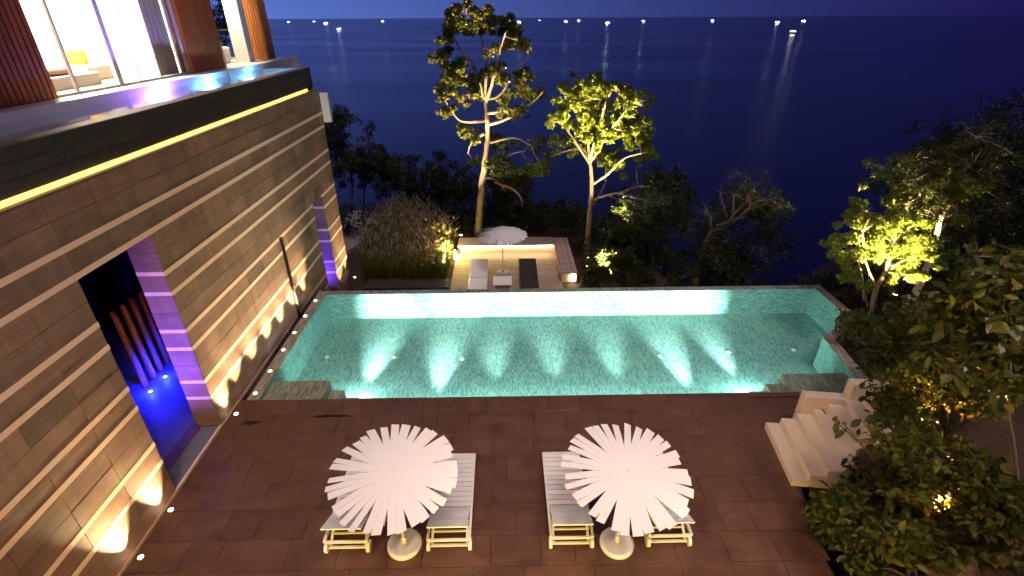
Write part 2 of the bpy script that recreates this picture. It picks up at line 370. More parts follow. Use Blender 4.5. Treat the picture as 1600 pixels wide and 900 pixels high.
shelf(-6.36,-4.82,10.98,-0.10); shelf(-4.815,-4.45,10.9,-0.38,'step'); shelf(-4.445,-4.1,10.88,-0.62,'step')
shelf(7.62,9.41,10.98,-0.10); shelf(7.2,7.615,10.9,-0.38,'step'); shelf(6.8,7.195,10.88,-0.62,'step')
for p in [(511,558),(616,558),(722,561),(1031,556),(1138,550),(1240,547)]:
    q = atz(p[0],p[1],-1.06); MB().lathe([(0.075,0),(0.075,0.012),(0.05,0.02)],14,(q.x,q.y+0.0,FZ)).build('floor_inlet', M_WHITE, pool)
MB().add([(x,y,-0.03) for x,y in [(-6.37,10.11),(9.42,10.11),(9.68,12.6),(11.15,13.7),(11.15,16.0),(-6.37,16.0)]], [tuple(range(n))]).build('pool_water', M_WATER, pool)
SP = [(-4.27,10.94,60,26),(-2.17,10.2,64,28),(-0.37,10.2,9,17),(1.49,10.2,6,15),(3.42,10.2,10,17),(5.43,10.2,58,28),(7.0,10.94,20,19)]
for i, (x, y, e, cone) in enumerate(SP):
    fx = empty('pool_lamp', (x,y,-0.62 if 0 < i < 6 else -0.78)); tag(fx, 'white underwater spotlight on the near pool wall, %s from the house wall' % ['first','second','third','fourth','fifth','sixth','seventh'][i], 'lamp', 'underwater pool lights')
    if i in (0,6): fx['label'] = 'white underwater spotlight on the submerged steps at the %s end of pool' % ('house' if i == 0 else 'garden')
    m_ = MB().tube([(0,-0.06,0),(0,0.02,0)],0.09,14); m_.build('housing', M_STEEL, fx)
    MB().tube([(0,0.021,0),(0,0.026,0)],0.07,14).build('lens', M_BULB_P, fx)
    light('SPOT','beam',(0,0.06,0.0), 5600, (0.93,1.0,0.95), fx, (0,5.0,0.16), 0.03, 32, 1.0)
    light('SPOT','spill',(0,0.05,0.0), e*74, (0.95,1.0,0.92), fx, (0.12*(1.5-x/3),3.0,-0.33 if 0 < i < 6 else -0.21), 0.05, cone*0.85, 1.0)
    light('SPOT','flood',(0,0.045,0.0), 200, (0.76,1.0,0.95), fx, (0,3.0,0.2), 0.03, 165, 0.4)

# ------------------------------------------------------------------ villa: stone wall
villa = empty('villa', (-6.88,12,0)); VO = Vector((6.88,-12,0))
tag(villa, 'stone villa with pale banded wall, lit upstairs room and rooftop plunge pool', 'house')
def vb(mb, name, mat, parent=None, bevel=0, smooth=False):
    return mb.build(name, mat, parent or villa, loc=tuple(VO) if (parent is None or parent is villa) else (0,0,0), bevel=bevel, smooth=smooth)
WX = -6.88
N1 = (7.30,9.19,4.95); N2 = (17.4,18.47,2.76)
ZB = -2.3
# backing wall with the two openings cut
mb = MB()
def wseg(y0,y1,z0,z1): mb.box(WX-0.45, WX-0.03, y0, y1, z0, z1)
wseg(1.0,N1[0],ZB,6.3); wseg(N1[0],N1[1],N1[2],6.3); wseg(N1[1],N2[0],ZB,6.3); wseg(N2[0],N2[1],N2[2],6.3); wseg(N2[1],20.06,ZB,6.3)
facade = vb(mb, 'facade_wall', M_GROUT)
bands = [5.47,5.0,4.10,3.64,2.72,2.26,1.345,0.875,-0.02,-0.5]
courses = [6.3,5.93,5.47,5.0,4.55,4.10,3.64,3.18,2.72,2.26,1.80,1.345,0.875,0.42,-0.02,-0.5,-0.95,-1.4,-1.85,-2.3]
ycols = [9.19+0.948*k for k in range(-9,13)]
def spans(y0,y1,zc):
    out = [(y0,y1)]
    for a,b,t in (N1,N2):
        zlow = -0.02 if a < 10 else ZB
        if zc < t and zc > zlow:
            new = []
            for s,e in out:
                if e <= a or s >= b: new.append((s,e)); continue
                if s < a: new.append((s,a))
                if e > b: new.append((b,e))
            out = new
    return out
g = 0.005
for ci in range(len(courses)-1):
    z1, z0 = courses[ci], courses[ci+1]; shift = 0.0
    top = z1-(0.052 if any(abs(z1-b)<1e-3 for b in bands) else g); bot = z0+(0.052 if any(abs(z0-b)<1e-3 for b in bands) else g)
    for i in range(len(ycols)-1):
        for y0,y1 in spans(max(1.0,ycols[i]), min(20.06,ycols[i+1]), (z0+z1)/2):
            if y1-y0 < 0.03 or y1 < 3.3 or (z1 < -0.3 and y1 < 17): continue
            t0, t1 = top, bot
            for a,b,t in (N1,N2):
                if y0 >= a-0.01 and y1 <= b+0.01 and bot < t < top: t1 = t
            if t1 < t0-0.02:
                o = MB().box(WX-0.03, WX+random.uniform(0,0.005), y0+g, y1-g, t1, t0).build('tile', M_STONE, facade)
for b in bands:
    for y0,y1 in spans(1.0,20.055,b):
        if b < -0.3 and y0 < 10: y0 = 17.0 if y1 > 17.0 else y0
        vb(MB().box(WX-0.032, WX+0.007, y0, y1, b-0.05, b+0.05), 'band', M_BAND)
# jambs (far cheeks of the openings) with their own tiles and bands
def jamb(Y, ztop, depth, zlow):
    for ci in range(len(courses)-1):
        z1, z0 = courses[ci], courses[ci+1]
        if z0 >= ztop or z1 <= zlow: continue
        top = min(z1-(0.045 if z1 in bands else g), ztop); bot = z0+(0.045 if z0 in bands else g)
        if top-bot > 0.02: MB().box(WX-depth, WX-0.003, Y-0.012, Y+0.03, bot, top).build('tile', M_STONE, facade)
    for b in bands:
        if zlow < b < ztop: vb(MB().box(WX-depth, WX-0.002, Y-0.016, Y+0.02, b-0.043, b+0.043), 'band', M_BAND)
jamb(N1[1], N1[2], 0.56, 0); jamb(N2[1], N2[2], 0.6, ZB)
# dark passage behind opening 1 and opening 2
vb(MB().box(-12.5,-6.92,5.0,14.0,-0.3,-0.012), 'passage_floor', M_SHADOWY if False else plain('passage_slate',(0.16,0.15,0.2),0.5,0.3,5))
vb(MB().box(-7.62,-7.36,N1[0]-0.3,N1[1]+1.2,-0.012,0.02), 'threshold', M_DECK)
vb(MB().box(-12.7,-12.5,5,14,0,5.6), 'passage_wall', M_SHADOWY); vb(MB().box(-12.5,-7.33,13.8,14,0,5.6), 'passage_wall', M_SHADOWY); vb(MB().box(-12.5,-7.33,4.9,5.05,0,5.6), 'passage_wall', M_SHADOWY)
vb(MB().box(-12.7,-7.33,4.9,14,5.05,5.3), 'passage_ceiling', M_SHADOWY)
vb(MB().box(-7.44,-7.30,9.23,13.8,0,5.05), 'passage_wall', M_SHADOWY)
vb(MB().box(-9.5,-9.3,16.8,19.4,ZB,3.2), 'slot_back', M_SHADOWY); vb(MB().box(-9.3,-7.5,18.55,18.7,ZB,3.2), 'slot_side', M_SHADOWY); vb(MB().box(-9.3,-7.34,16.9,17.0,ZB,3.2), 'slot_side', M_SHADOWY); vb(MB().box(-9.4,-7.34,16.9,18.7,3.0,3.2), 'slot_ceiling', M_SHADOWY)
for y in (10.72,11.06,11.4,11.74):
    vb(MB().tube([(-9.62,y,0),(-9.62,y,2.32)],0.075,12), 'timber_pole', M_WOOD_R, smooth=True)
# metal foot strip where deck meets wall
vb(MB().box(WX+0.016, WX+0.055, 1.0, N1[0], 0.001, 0.018), 'foot_strip', plain('brass_strip',(0.45,0.30,0.13),0.4,0.15,8,0.5))
# channel between wall and pool is open and dark; down pipe
pipe = vb(MB().tube([(WX+0.045,14.35,-0.4),(WX+0.045,14.35,2.74)],0.048,12), 'down_pipe', M_DARKMETAL, smooth=True)
for z in (0.15,1.1,2.05,2.7): MB().box(WX-0.002,WX+0.1,14.29,14.41,z-0.02,z+0.02).build('pipe_clamp', M_DARKMETAL, pipe)
# parapet of dark stone blocks, LED strip on its ledge
PX = -7.02
par = vb(MB().box(PX-0.28, PX-0.03, 1.0, 19.97, 6.3, 7.04), 'parapet', M_GROUT)
for k,(z0,z1) in enumerate(((6.40,6.615),(6.62,6.84),(6.845,7.065))):
    y = 1.0 + (0.5 if k%2 else 0)
    while y < 19.9:
        y2 = min(y+random.choice([0.85,1.05,1.25]), 19.98)
        if 19.98-y2 < 0.3: y2 = 19.98
        MB().box(PX-0.03, PX+random.uniform(0,0.012), y+0.004, y2-0.004, z0, z1).build('stone_block', M_PARAPET, par)
        y = y2
for k,(z0,z1) in enumerate(((6.40,6.615),(6.62,6.84),(6.845,7.065))): MB().box(PX-0.28,PX+0.003,19.981,20.01,z0,z1).build('stone_block', M_PARAPET, par)
MB().box(PX-0.30, PX-0.02, 1.0, 19.98, 7.066, 7.071).build('cap', M_PARAPET, par)
vb(MB().box(WX-0.17, WX+0.004, 1.0, 20.06, 6.301, 6.33), 'ledge', M_STONE)
vb(MB().box(PX-0.005, PX+0.035, 1.2, 19.3, 6.331, 6.412), 'led_strip', M_LED)
vb(MB().box(-6.86,-6.58,20.07,20.25,5.12,6.16), 'white_gutter_box', M_WHITE_OUT)
# ------------------------------------------------------------------ villa: upper storey
UF = 7.22
CX = -8.6
vb(MB().box(-14.5, CX-0.02, -3.0, 23.4, 6.85, UF-0.005), 'floor_slab', M_WHITE)
for y0 in np.arange(-3.0, 23.0, 2.2):
    vb(MB().box(CX-0.55, CX, float(y0)+0.003, min(float(y0)+2.197,23.4), 6.8, UF), 'terrace_kerb', M_WHITE_OUT)
vb(MB().box(CX-0.0, PX-0.28, 1.0, 19.97, 6.3, 6.6), 'plunge_pool_floor', plain('white_pool_tile',(0.55,0.5,0.6),0.4,0.08,10))
vb(MB().box(CX, PX-0.28, 19.7, 19.97, 6.6, 7.04), 'plunge_pool_end', M_WHITE)
vb(MB().add([(CX,1,7.05),(PX-0.27,1,7.05),(PX-0.27,19.9,7.05),(CX,19.9,7.05)],[(0,1,2,3)]), 'plunge_pool_water', M_WATER2)
vb(MB().box(-14.5, -7.4, -3.0, 23.6, 10.35, 10.6), 'roof', M_WHITE)
# the lit room
vb(MB().box(-13.9,-13.7,6.0,16.1,UF,10.35), 'room_wall', M_WHITE); vb(MB().box(-13.7,-9.3,16.0,16.14,UF,10.35), 'room_wall', M_WHITE); vb(MB().box(-13.7,-9.3,5.9,6.0,UF,10.35), 'room_wall', M_WHITE)
vb(MB().box(-13.7,-9.2,6.0,16.0,UF+0.0,UF+0.02), 'room_floor', plain('pale_floor',(0.62,0.52,0.40),0.4,0.1,4))
FXX = -9.1
def frame(y, w, name='window_frame'): return vb(MB().box(FXX-0.06,FXX+0.0,y-w/2,y+w/2,UF+0.06,10.3), name, M_WHITE_OUT)
for y,w in ((11.66,0.06),(13.05,0.16),(13.78,0.05),(14.62,0.05),(15.98,0.07),(10.92,0.06)): frame(y,w)
vb(MB().box(FXX-0.08,FXX+0.02,10.9,16.02,UF,UF+0.06), 'window_sill', M_WHITE_OUT)
for a,b in ((10.95,11.63),(11.69,12.97),(13.13,13.755),(13.805,14.595),(14.645,15.945)):
    vb(MB().box(FXX-0.035,FXX-0.025,a,b,UF+0.06,10.3), 'pane', M_PANE)
def curtain(y0,y1,x,amp=0.05):
    mb = MB(); k = int((y1-y0)/0.035); V=[]; 
    for i in range(k+1):
        y = y0+(y1-y0)*i/k; V += [(x+amp*math.sin(i*1.05),y,UF+0.03),(x+amp*math.sin(i*1.05),y,10.3)]
    mb.add(V,[(2*i,2*i+2,2*i+3,2*i+1) for i in range(k)]); return vb(mb,'curtain',M_CURTAIN,smooth=True)
curtain(14.9,15.95,-9.35); curtain(10.0,10.75,-9.4); curtain(13.2,13.6,-13.0,0.04); curtain(14.2,15.9,-13.5,0.05)
light('AREA','room_ceiling_lamp',(-11.6,12.4,10.25), 2800, (1.0,0.86,0.62), None, (-11.6,12.4,7), 3.2)
# timber screens made of battens
def screen(y0, y1, x0, x1, mat, step=0.125, back=True):
    s = vb(MB().box(x0+0.02, x1-0.05, y0+0.02, y1-0.02, UF+0.02, 10.32), 'timber_screen', mat)
    y = y0
    while y < y1-0.05:
        MB().box(x1-0.05, x1, y+0.012, y+step-0.022, UF+0.01, 10.33).build('batten', mat, s); y += step
    x = x0
    while x < x1-0.06 and back:
        MB().box(x+0.01, x+step-0.02, y0-0.02, y0+0.02, UF+0.01, 10.33).build('batten', mat, s); x += step
    return s
screen(5.0,10.88,-9.2,-8.98,M_WOOD_R,0.135,False)
screen(16.14,18.1,-9.42,-9.02,M_WOOD_R,0.12); vb(MB().box(-9.42,-9.03,16.085,16.118,UF+0.01,10.33),'screen_end',M_WOOD_O)  # end face in orange wood: the room's light put into its colour
screen(21.6,22.3,-9.95,-9.1,M_WOOD_O,0.1)
vb(MB().box(-9.75,-9.25,20.3,20.75,UF,10.35),'column',M_WHITE_OUT)
# glass balustrade on the terrace
gb = vb(MB().box(-13.5,-9.3,22.9,22.93,UF,UF+1.0),'glass_balustrade',M_PANE)
MB().box(-13.5,-9.3,22.89,22.94,UF+1.0,UF+1.03).build('handrail', M_STEEL, gb)
# underwater blue lamps of the plunge pool, terrace lamp
for i,y in enumerate((13.6,16.0,18.6)):
    t = empty('plunge_pool_lamp',(CX+0.05,y,6.78)); tag(t,'blue underwater lamp in the rooftop plunge pool, %s the far end' % ['farthest from','midway to','nearest'][i],'lamp','blue plunge pool lamps')
    MB().tube([(-0.03,0,0),(0.02,0,0)],0.06,12).build('lens',M_BULB_B,t); light('POINT','glow',(0.25,0,0.1),(190,70,40)[i],(0.42,0.15,1.0) if i<1 else (0.2,0.55,1.0),t,None,0.03)
light('AREA','terrace_ceiling_lamp',(-10.6,19.6,10.25), 420, (1.0,0.8,0.5), None, (-11.5,20.2,7), 1.5)
# plunge pool hand pole
tag(MB().tube([(-8.5,17.0,6.9),(-8.5,17.0,8.0)],0.025,8).build('shower_pole',M_STEEL,smooth=True),'thin steel pole standing at the rooftop plunge pool edge','pole')
# furniture seen through the glass
bed = empty('bed',(-10.9,12.3,UF+0.02)); tag(bed,'low bed with pinkish brown quilt in the lit upstairs room','bed')
MB().box(-1.1,1.1,-1.1,1.1,0,0.28).build('bed_base',M_WHITE,bed,bevel=0.03); 
mb = MB(); mb.lathe([(0.95,0.281),(1.05,0.36),(0.95,0.46),(0.5,0.52),(0.05,0.53)],28); mb.build('quilt',plain('quilt_cloth',(0.55,0.30,0.20),0.9,0.1,6),bed,smooth=True)
tag(MB().box(-0.24,0.24,-0.09,0.09,0,0.34).build('cushion',plain('yellow_cloth',(0.75,0.60,0.03),0.9,0.08,6),loc=(-10.95,14.35,UF+0.39),bevel=0.06),'square yellow cushion propped at the back of the upstairs bed','cushion')
tag(MB().box(-0.5,0.5,-0.45,0.45,0,0.36).build('ottoman',M_WHITE,loc=(-10.95,14.35,UF+0.022),bevel=0.05),'white square ottoman below the yellow cushion','ottoman')
sofa = empty('sofa',(-12.0,20.2,UF)); tag(sofa,'olive yellow sofa on the upper terrace behind the white column','sofa')
MOL = plain('olive_cloth',(0.35,0.30,0.04),0.9,0.1,6)
MB().box(-1.2,1.2,-0.45,0.45,0.08,0.42).build('seat',MOL,sofa,bevel=0.05); MB().box(-1.2,1.2,0.3,0.5,0.42,0.85).build('backrest',MOL,sofa,bevel=0.05)
for sx in (-1.15,1.15): MB().box(sx-0.05,sx+0.05,-0.4,0.4,0,0.6).build('arm',MOL,sofa,bevel=0.03)
tub = empty('planter_tub',(-10.3,20.0,UF)); tag(tub,'round white tub standing beside the white terrace column','planter')
MB().lathe([(0.42,0),(0.5,0.1),(0.5,0.5),(0.46,0.52),(0.44,0.45)],24).build('bowl',M_WHITE,tub,smooth=True)

# the wing on whose terrace the photographer stands (behind and below the frame)
wing = empty('villa_wing',(0,0,0)); tag(wing,'stone wing of the villa closing the deck on the near side','house')
MB().box(-6.85,9,-6,0.6,-1.9,6.95).build('wall',M_STONE,wing); MB().box(-6.85,9,-6,0.62,6.96,7.02).build('terrace_floor',M_RENDER,wing)
MB().box(-6.85,9,-6,1.6,10.5,10.7).build('roof',M_WHITE,wing); MB().box(-6.85,9,-6,-5.8,7.02,10.5).build('back_wall',M_WHITE,wing)
for i,x in enumerate((-4.5,-1.5,1.5,4.5,7.5)):
    t = empty('soffit_lamp',(x,1.25,10.48)); tag(t,'warm round downlight under the near wing roof, %s from the stone wall' % ['first','second','third','fourth','fifth'][i],'lamp','downlights under the near wing roof')
    MB().lathe([(0.12,0),(0.12,-0.03),(0.09,-0.03)],16).build('trim',M_STEEL,t)
    light('SPOT','beam',(0,0.0,-0.06),1280,(1.0,0.70,0.52),t,(0,3.4,-6.0),0.12,115,0.9)
for i,x in enumerate((-4.2,-1.45,1.6,4.4)):
    t = empty('wall_lamp',(x,0.62,0.55)); tag(t,'small amber lamp low on the near wing, %s from the stone wall' % ['first','second','third','fourth'][i],'lamp','amber lamps low on the near wing')
    MB().box(-0.09,0.09,0,0.08,-0.06,0.06).build('housing',M_STEEL,t,bevel=0.01)
    light('SPOT','beam',(0,0.12,0),620,(1.0,0.66,0.12),t,(0,4,-0.3),0.05,130,0.8)

# ------------------------------------------------------------------ floor lights along the wall
def floor_light(p, label, tgt, e, col=(1.0,0.72,0.33), bulb=None, cone=63, up=0.05, group='floor lights along the stone wall'):
    t = empty('floor_light', p); tag(t, label, 'lamp', group)
    MB().lathe([(0.058,-0.03),(0.058,0.006),(0.044,0.008),(0.042,0.002)],18).build('trim_ring',M_STEEL,t)
    MB().lathe([(0.041,-0.02),(0.041,0.006),(0.03,0.012),(0.012,0.015)],16).build('lens',bulb or M_BULB,t,smooth=True)
    if cone: light('SPOT','beam',(0,0,up), e, col, t, tgt, 0.02, cone, 1.0)
    else: light('POINT','beam',(0,0,up), e, col, t, None, 0.03)
    return t
LW = [((493,470),'fifth of the row on the pool coping, counted towards the camera from far end'),]
pts = [(493,470),(477,494),(460,520),(443,547),(422,580),(399,615)]
ordw = ['at the far corner of the pool coping','second from the far corner on the pool coping','third from the far corner on the pool coping','third from the near end on the pool coping','next to last towards the deck on the pool coping','at the near end of the pool coping']
for p,w in zip(pts,ordw):
    q = atz(p[0],p[1],0.012); floor_light((q.x,q.y,0.014),'warm floor light '+w,(-0.12,0.0,1.0),1150)
for p,w in (((369,647),'on the deck beside the tall doorway'),((267,797),'on the deck just before the tall doorway'),((220,871),'on the deck nearest the camera by the stone wall')):
    q = atz(p[0],p[1],0); floor_light((q.x+0.0,q.y,0.003),'warm floor light '+w,(-0.12,0,1.0),1150)
q = atz(553,444,0); floor_light((-6.55,19.6,-1.32),'warm floor light at the far foot of the banded wall',(-0.12,0,1),1100)
floor_light((-6.45,18.8,-1.6),'warm floor light below the narrow blue slot',(-0.16,0,1),1100)
for p,w in (((235,612),'nearer'),((258,589),'farther')):
    q = atz(p[0],p[1],0); floor_light((q.x,q.y,0.0),'blue floor light inside the doorway, the %s of two' % w,(0.1,-0.05,1),230,(0.004,0.008,1.0),M_BULB_B,0,0.16,'blue floor lights in the passage')
floor_light((-9.0,7.2,0.0),'blue floor light hidden behind the doorway edge',(0.9,0.95,2.1),2600,(0.22,0.08,1.0),M_BULB_B,105,0.05,'blue floor lights in the passage')
floor_light((-8.0,17.9,-1.2),'blue floor light inside the narrow slot',(0.5,0.4,1.6),900,(0.12,0.05,1.0),M_BULB_B,150,0.05,'blue floor lights in the passage')

# ------------------------------------------------------------------ parasols and loungers
def parasol(loc, label, H, Rr, rise, n, start, tilt, group, lip, seed):
    r = random.Random(seed)
    t = empty('parasol', loc); tag(t, label, 'parasol', group)
    b = MB().lathe([(0.26,0),(0.315,0.03),(0.315,0.085),(0.28,0.11),(0.06,0.115)],36).build('base',M_WHITE_OUT,t,smooth=False,bevel=0.008)
    MB().lathe([(0.045,0.115),(0.045,0.26),(0.03,0.27)],16).build('pole_sleeve',M_WHITE_OUT,b,smooth=True)
    MB().tube([(0,0,0.2),(0,0,H-0.05)],0.024,12).build('pole',M_WHITE_OUT,t,smooth=True)
    can = empty('canopy',(0,0,H),0,t); can.rotation_euler = (R(tilt[0]),R(tilt[1]),0)
    MB().lathe([(0.05,-0.10),(0.09,-0.06),(0.08,-0.03),(0.02,-0.025)],18).build('hub',M_WHITE_OUT,can,smooth=True)
    w0, w1 = 0.06, 2*PI*Rr/n*0.67
    for k in range(n):
        a = start+2*PI*k/n+r.uniform(-0.045,0.045); L = Rr*r.uniform(0.955,1.035); ww = w1*r.uniform(0.86,1.2)
        lift = lip*(k/n)                                        # the fan winds up like a spiral, so one blade laps the next
        V = []
        for i in range(5):
            s = i/4; rr_ = 0.03+(L-0.03)*s; hw = (w0+(ww-w0)*min(1,s*2.6))/2
            z = -rise*(s**1.25)+lift*(0.35+0.65*s)*0.0+lift*s
            for sg in (-1,1):
                V.append((rr_, sg*hw, z+sg*0.018*s))
        V += [(x,y,z-0.007) for x,y,z in V]
        F = [(2*i,2*i+2,2*i+3,2*i+1) for i in range(4)]+[(10+2*i,10+2*i+1,10+2*i+3,10+2*i+2) for i in range(4)]
        F += [(8,18,19,9)]+[(2*i,10+2*i,12+2*i,2*i+2) for i in range(4)]+[(2*i+1,2*i+3,13+2*i,11+2*i) for i in range(4)]
        o = MB().add(V,F).build('blade',M_WHITE_OUT,can); o.rotation_euler = (0,0,a)
    for k in range(8):
        a = 2*PI*k/8
        MB().tube([(0.05*math.cos(a),0.05*math.sin(a),-0.05),(Rr*0.8*math.cos(a),Rr*0.8*math.sin(a),-rise*0.76-0.03)],0.008,6).build('rib',M_WHITE_OUT,can)
    return t
parasol((-1.92,5.96,0),'white slatted parasol on the deck, nearer the stone wall',1.95,1.08,0.13,34,R(-8),(7,0),'white slatted parasols',0.11,11)
parasol((2.01,5.90,0),'white slatted parasol on the deck, nearer the garden stair',1.95,1.08,0.13,34,R(-38),(7,2),'white slatted parasols',0.11,12)

def lounger(loc, label):
    t = empty('sun_lounger', loc); tag(t, label, 'sun lounger', 'white slatted sun loungers')
    W, L, H, hinge = 0.76, 1.98, 0.36, 0.66
    for sx in (-1,1):
        MB().box(sx*W/2-(0.022 if sx>0 else 0.022), sx*W/2+0.022, 0.0, L, H-0.075, H-0.005).build('side_rail',M_WHITE_OUT,t,bevel=0.006)
    sl = MB().box(-W/2+0.024, W/2-0.024, -0.051, 0.051, -0.02, 0).mesh('slat',M_WHITE_OUT); y = hinge+0.07
    while y < L-0.03:
        inst('slat', sl, t, (0,y,H)); y += 0.118
    MB().box(-W/2-0.02,W/2+0.02,L,L+0.03,H-0.075,H).build('end_rail',M_WHITE_OUT,t,bevel=0.006)
    back = empty('backrest',(0,hinge,H),0,t); back.rotation_euler = (R(-29),0,0)
    for sx in (-1,1): MB().box(sx*(W/2-0.05)-0.02,sx*(W/2-0.05)+0.02,-0.76,0,-0.05,-0.018).build('back_rail',M_WHITE_OUT,back)
    y = -0.05
    while y > -0.78:
        inst('slat', sl, back, (0,y,0.0)); y -= 0.118
    for sx in (-1,1):
        MB().box(sx*(W/2-0.03)-0.025,sx*(W/2-0.03)+0.025,L-0.35,L-0.28,0,H-0.07).build('leg',M_WHITE_OUT,t,bevel=0.005)
        MB().tube([(sx*(W/2-0.06),0.42,H-0.06),(sx*(W/2-0.06),0.06,0.10)],0.026,8).build('leg',M_WHITE_OUT,t)
        w = MB().tube([(sx*(W/2+0.0)-0.03,0.06,0.11),(sx*(W/2)+0.03,0.06,0.11)],0.11,20).build('wheel',M_WHITE_OUT,t,bevel=0.008)
        MB().tube([(sx*(W/2)-0.034,0.06,0.11),(sx*(W/2)+0.034,0.06,0.11)],0.035,12).build('hub',M_STEEL,w)
    MB().box(-W/2,W/2,0.03,0.07,0.08,0.12).build('axle',M_WHITE_OUT,t); MB().box(-W/2+0.03,W/2-0.03,0.24,0.27,0.2,0.23).build('cross_bar',M_WHITE_OUT,t)
    MB().box(-W/2+0.02,W/2-0.02,-0.01,0.02,H-0.075,H-0.02).build('cross_bar',M_WHITE_OUT,t)
    return t
L0 = lounger((-1.08,5.84,0),'white slatted lounger standing clear of the parasol nearer the stone wall')
for x,lab in ((-2.94,'white slatted lounger mostly hidden under the parasol nearer the stone wall'),(1.16,'white slatted lounger standing clear of the parasol nearer the garden stair'),(2.96,'white slatted lounger mostly hidden under the parasol nearer the garden stair')):
    c = copy_tree(L0); c.location = (x,5.84,0); c['label'] = lab

# ------------------------------------------------------------------ garden stair
stair = empty('garden_stair',(5.9,7.15,0),R(-7.5)); tag(stair,'pale concrete steps climbing from the deck into the garden','stairs')
for k in range(7):
    x0 = 5.92+0.305*k
    MB().box(x0-5.9,x0+0.305-5.9 if k<6 else 2.5,7.16-7.15+0.0,8.86-7.15,0.0 if k<1 else 0.17*k-0.05,0.17*(k+1),ch=0.008).build('step',M_RENDER,stair)
    if k: MB().box(x0-5.9+0.002,2.49,0.012,8.85-7.15,0.17*k-0.17+0.002,0.17*k-0.052).build('step_core',M_RENDER,stair)
MB().box(6.62-5.9,7.5-5.9,8.87-7.15,9.12-7.15,0,0.98,ch=0.006).build('cheek_wall',M_RENDER,stair); MB().box(7.51-5.9,9.0-5.9,8.86-7.15,9.12-7.15,0,1.42,ch=0.006).build('cheek_wall',M_RENDER,stair)

# ------------------------------------------------------------------ lower timber terrace beyond the pool
lt = empty('lower_terrace'); tag(lt, kind='structure')
LZ = -2.1
MB().box(-2.5,3.5,18.4,25.4,-2.6,LZ-0.03).build('terrace_bed',M_GROUT,lt)
y = 18.4
while y < 24.3:
    MB().box(-2.48,2.62,y+0.004,y+0.136,LZ-0.03,LZ,).build('plank',M_DECKWOOD,lt); y += 0.14
# bench that wraps two sides: lid planks over a lit front
y = 23.62
while y < 24.55:
    MB().box(-2.4,2.52,y+0.003,y+0.127,-1.66,-1.62).build('bench_plank',M_DECKWOOD,lt); y += 0.13
for x in np.arange(2.53,3.3,0.13): MB().box(float(x)+0.003,float(x)+0.127,20.35,24.55,-1.66,-1.62).build('bench_plank',M_DECKWOOD,lt)
MB().box(-2.35,3.25,24.3,24.5,-2.1,-1.665).build('bench_back',M_RENDER,lt)
for x in np.arange(-2.3,2.5,0.45): MB().box(float(x)+0.006,float(x)+0.444,23.75,23.8,LZ+0.003,-1.74).build('bench_panel',M_RENDER,lt)
MB().box(2.6,2.68,20.4,23.75,LZ,-1.665).build('bench_panel',M_DECKWOOD,lt); MB().box(2.6,3.27,20.37,20.4,LZ,-1.665).build('bench_panel',M_RENDER,lt)
led = MB().box(-2.38,2.5,23.655,23.70,-1.735,-1.665).build('terrace_led',M_LED2); tag(led,'bright warm LED strip under the bench lip of the lower terrace','light strip')
led2 = MB().box(3.0,3.2,20.32,20.36,-2.0,-1.7).build('bench_lamp',M_LED2); tag(led2,'glowing square lamp in the bench end of the lower terrace','lamp')
led3 = MB().box(-2.56,-2.5,23.0,23.5,-2.1,-1.8).build('grass_lamp',M_LED2); tag(led3,'bright lamp at the terrace corner lighting the tall grass','lamp')
light('POINT','glow',(-2.75,22.9,-1.3),330,(1.0,0.82,0.15),None,None,0.06)
parasol((-0.09,21.3,LZ),'white slatted parasol on the lower timber terrace',2.25,1.12,0.30,40,R(150),(0,0),'white slatted parasols',0.04,13)
def padded_lounger(x, mat, label):
    t = empty('padded_lounger',(x,20.0,LZ)); tag(t,label,'sun lounger')
    MB().box(-0.42,0.42,-1.0,0.35,0.12,0.3).build('seat_pad',mat,t,bevel=0.03)
    b = MB().box(-0.42,0.42,0,1.55,-0.1,0.06).build('back_pad',mat,t,(0,0.36,0.26),bevel=0.03); b.rotation_euler = (R(8),0,0)
    for sx in (-0.36,0.36):
        for sy in (-0.8,0.3,1.6): MB().box(sx-0.03,sx+0.03,sy-0.03,sy+0.03,0,0.14 if sy<1 else 0.36).build('leg',mat,t)
padded_lounger(-1.22,M_WHITE_OUT,'white padded lounger on the lower timber terrace'); padded_lounger(1.08,M_GRAPH,'black wicker lounger on the lower timber terrace')
st = empty('side_table',(-0.12,20.0,LZ)); tag(st,'low square white table between the lower terrace loungers','table')
MB().box(-0.42,0.42,-0.42,0.42,0.28,0.34).build('table_top',M_WHITE_OUT,st,bevel=0.01)
for sx in (-0.36,0.36):
    for sy in (-0.36,0.36): MB().box(sx-0.03,sx+0.03,sy-0.03,sy+0.03,0,0.28).build('leg',M_WHITE_OUT,st)
tag(MB().box(-6.4,-2.52,20.1,21.0,-2.4,-2.12,ch=0.01).build('stone_path',M_PARAPET),kind='structure')
tag(MB().prism([(-10,24),(-8.4,24),(-6.2,30),(-8.0,32),(-10,30)],-2.4,-2.17).build('garden_path',plain('path_gravel',(0.30,0.25,0.27),0.9,0.2,20,bstr=0.6)),kind='structure')

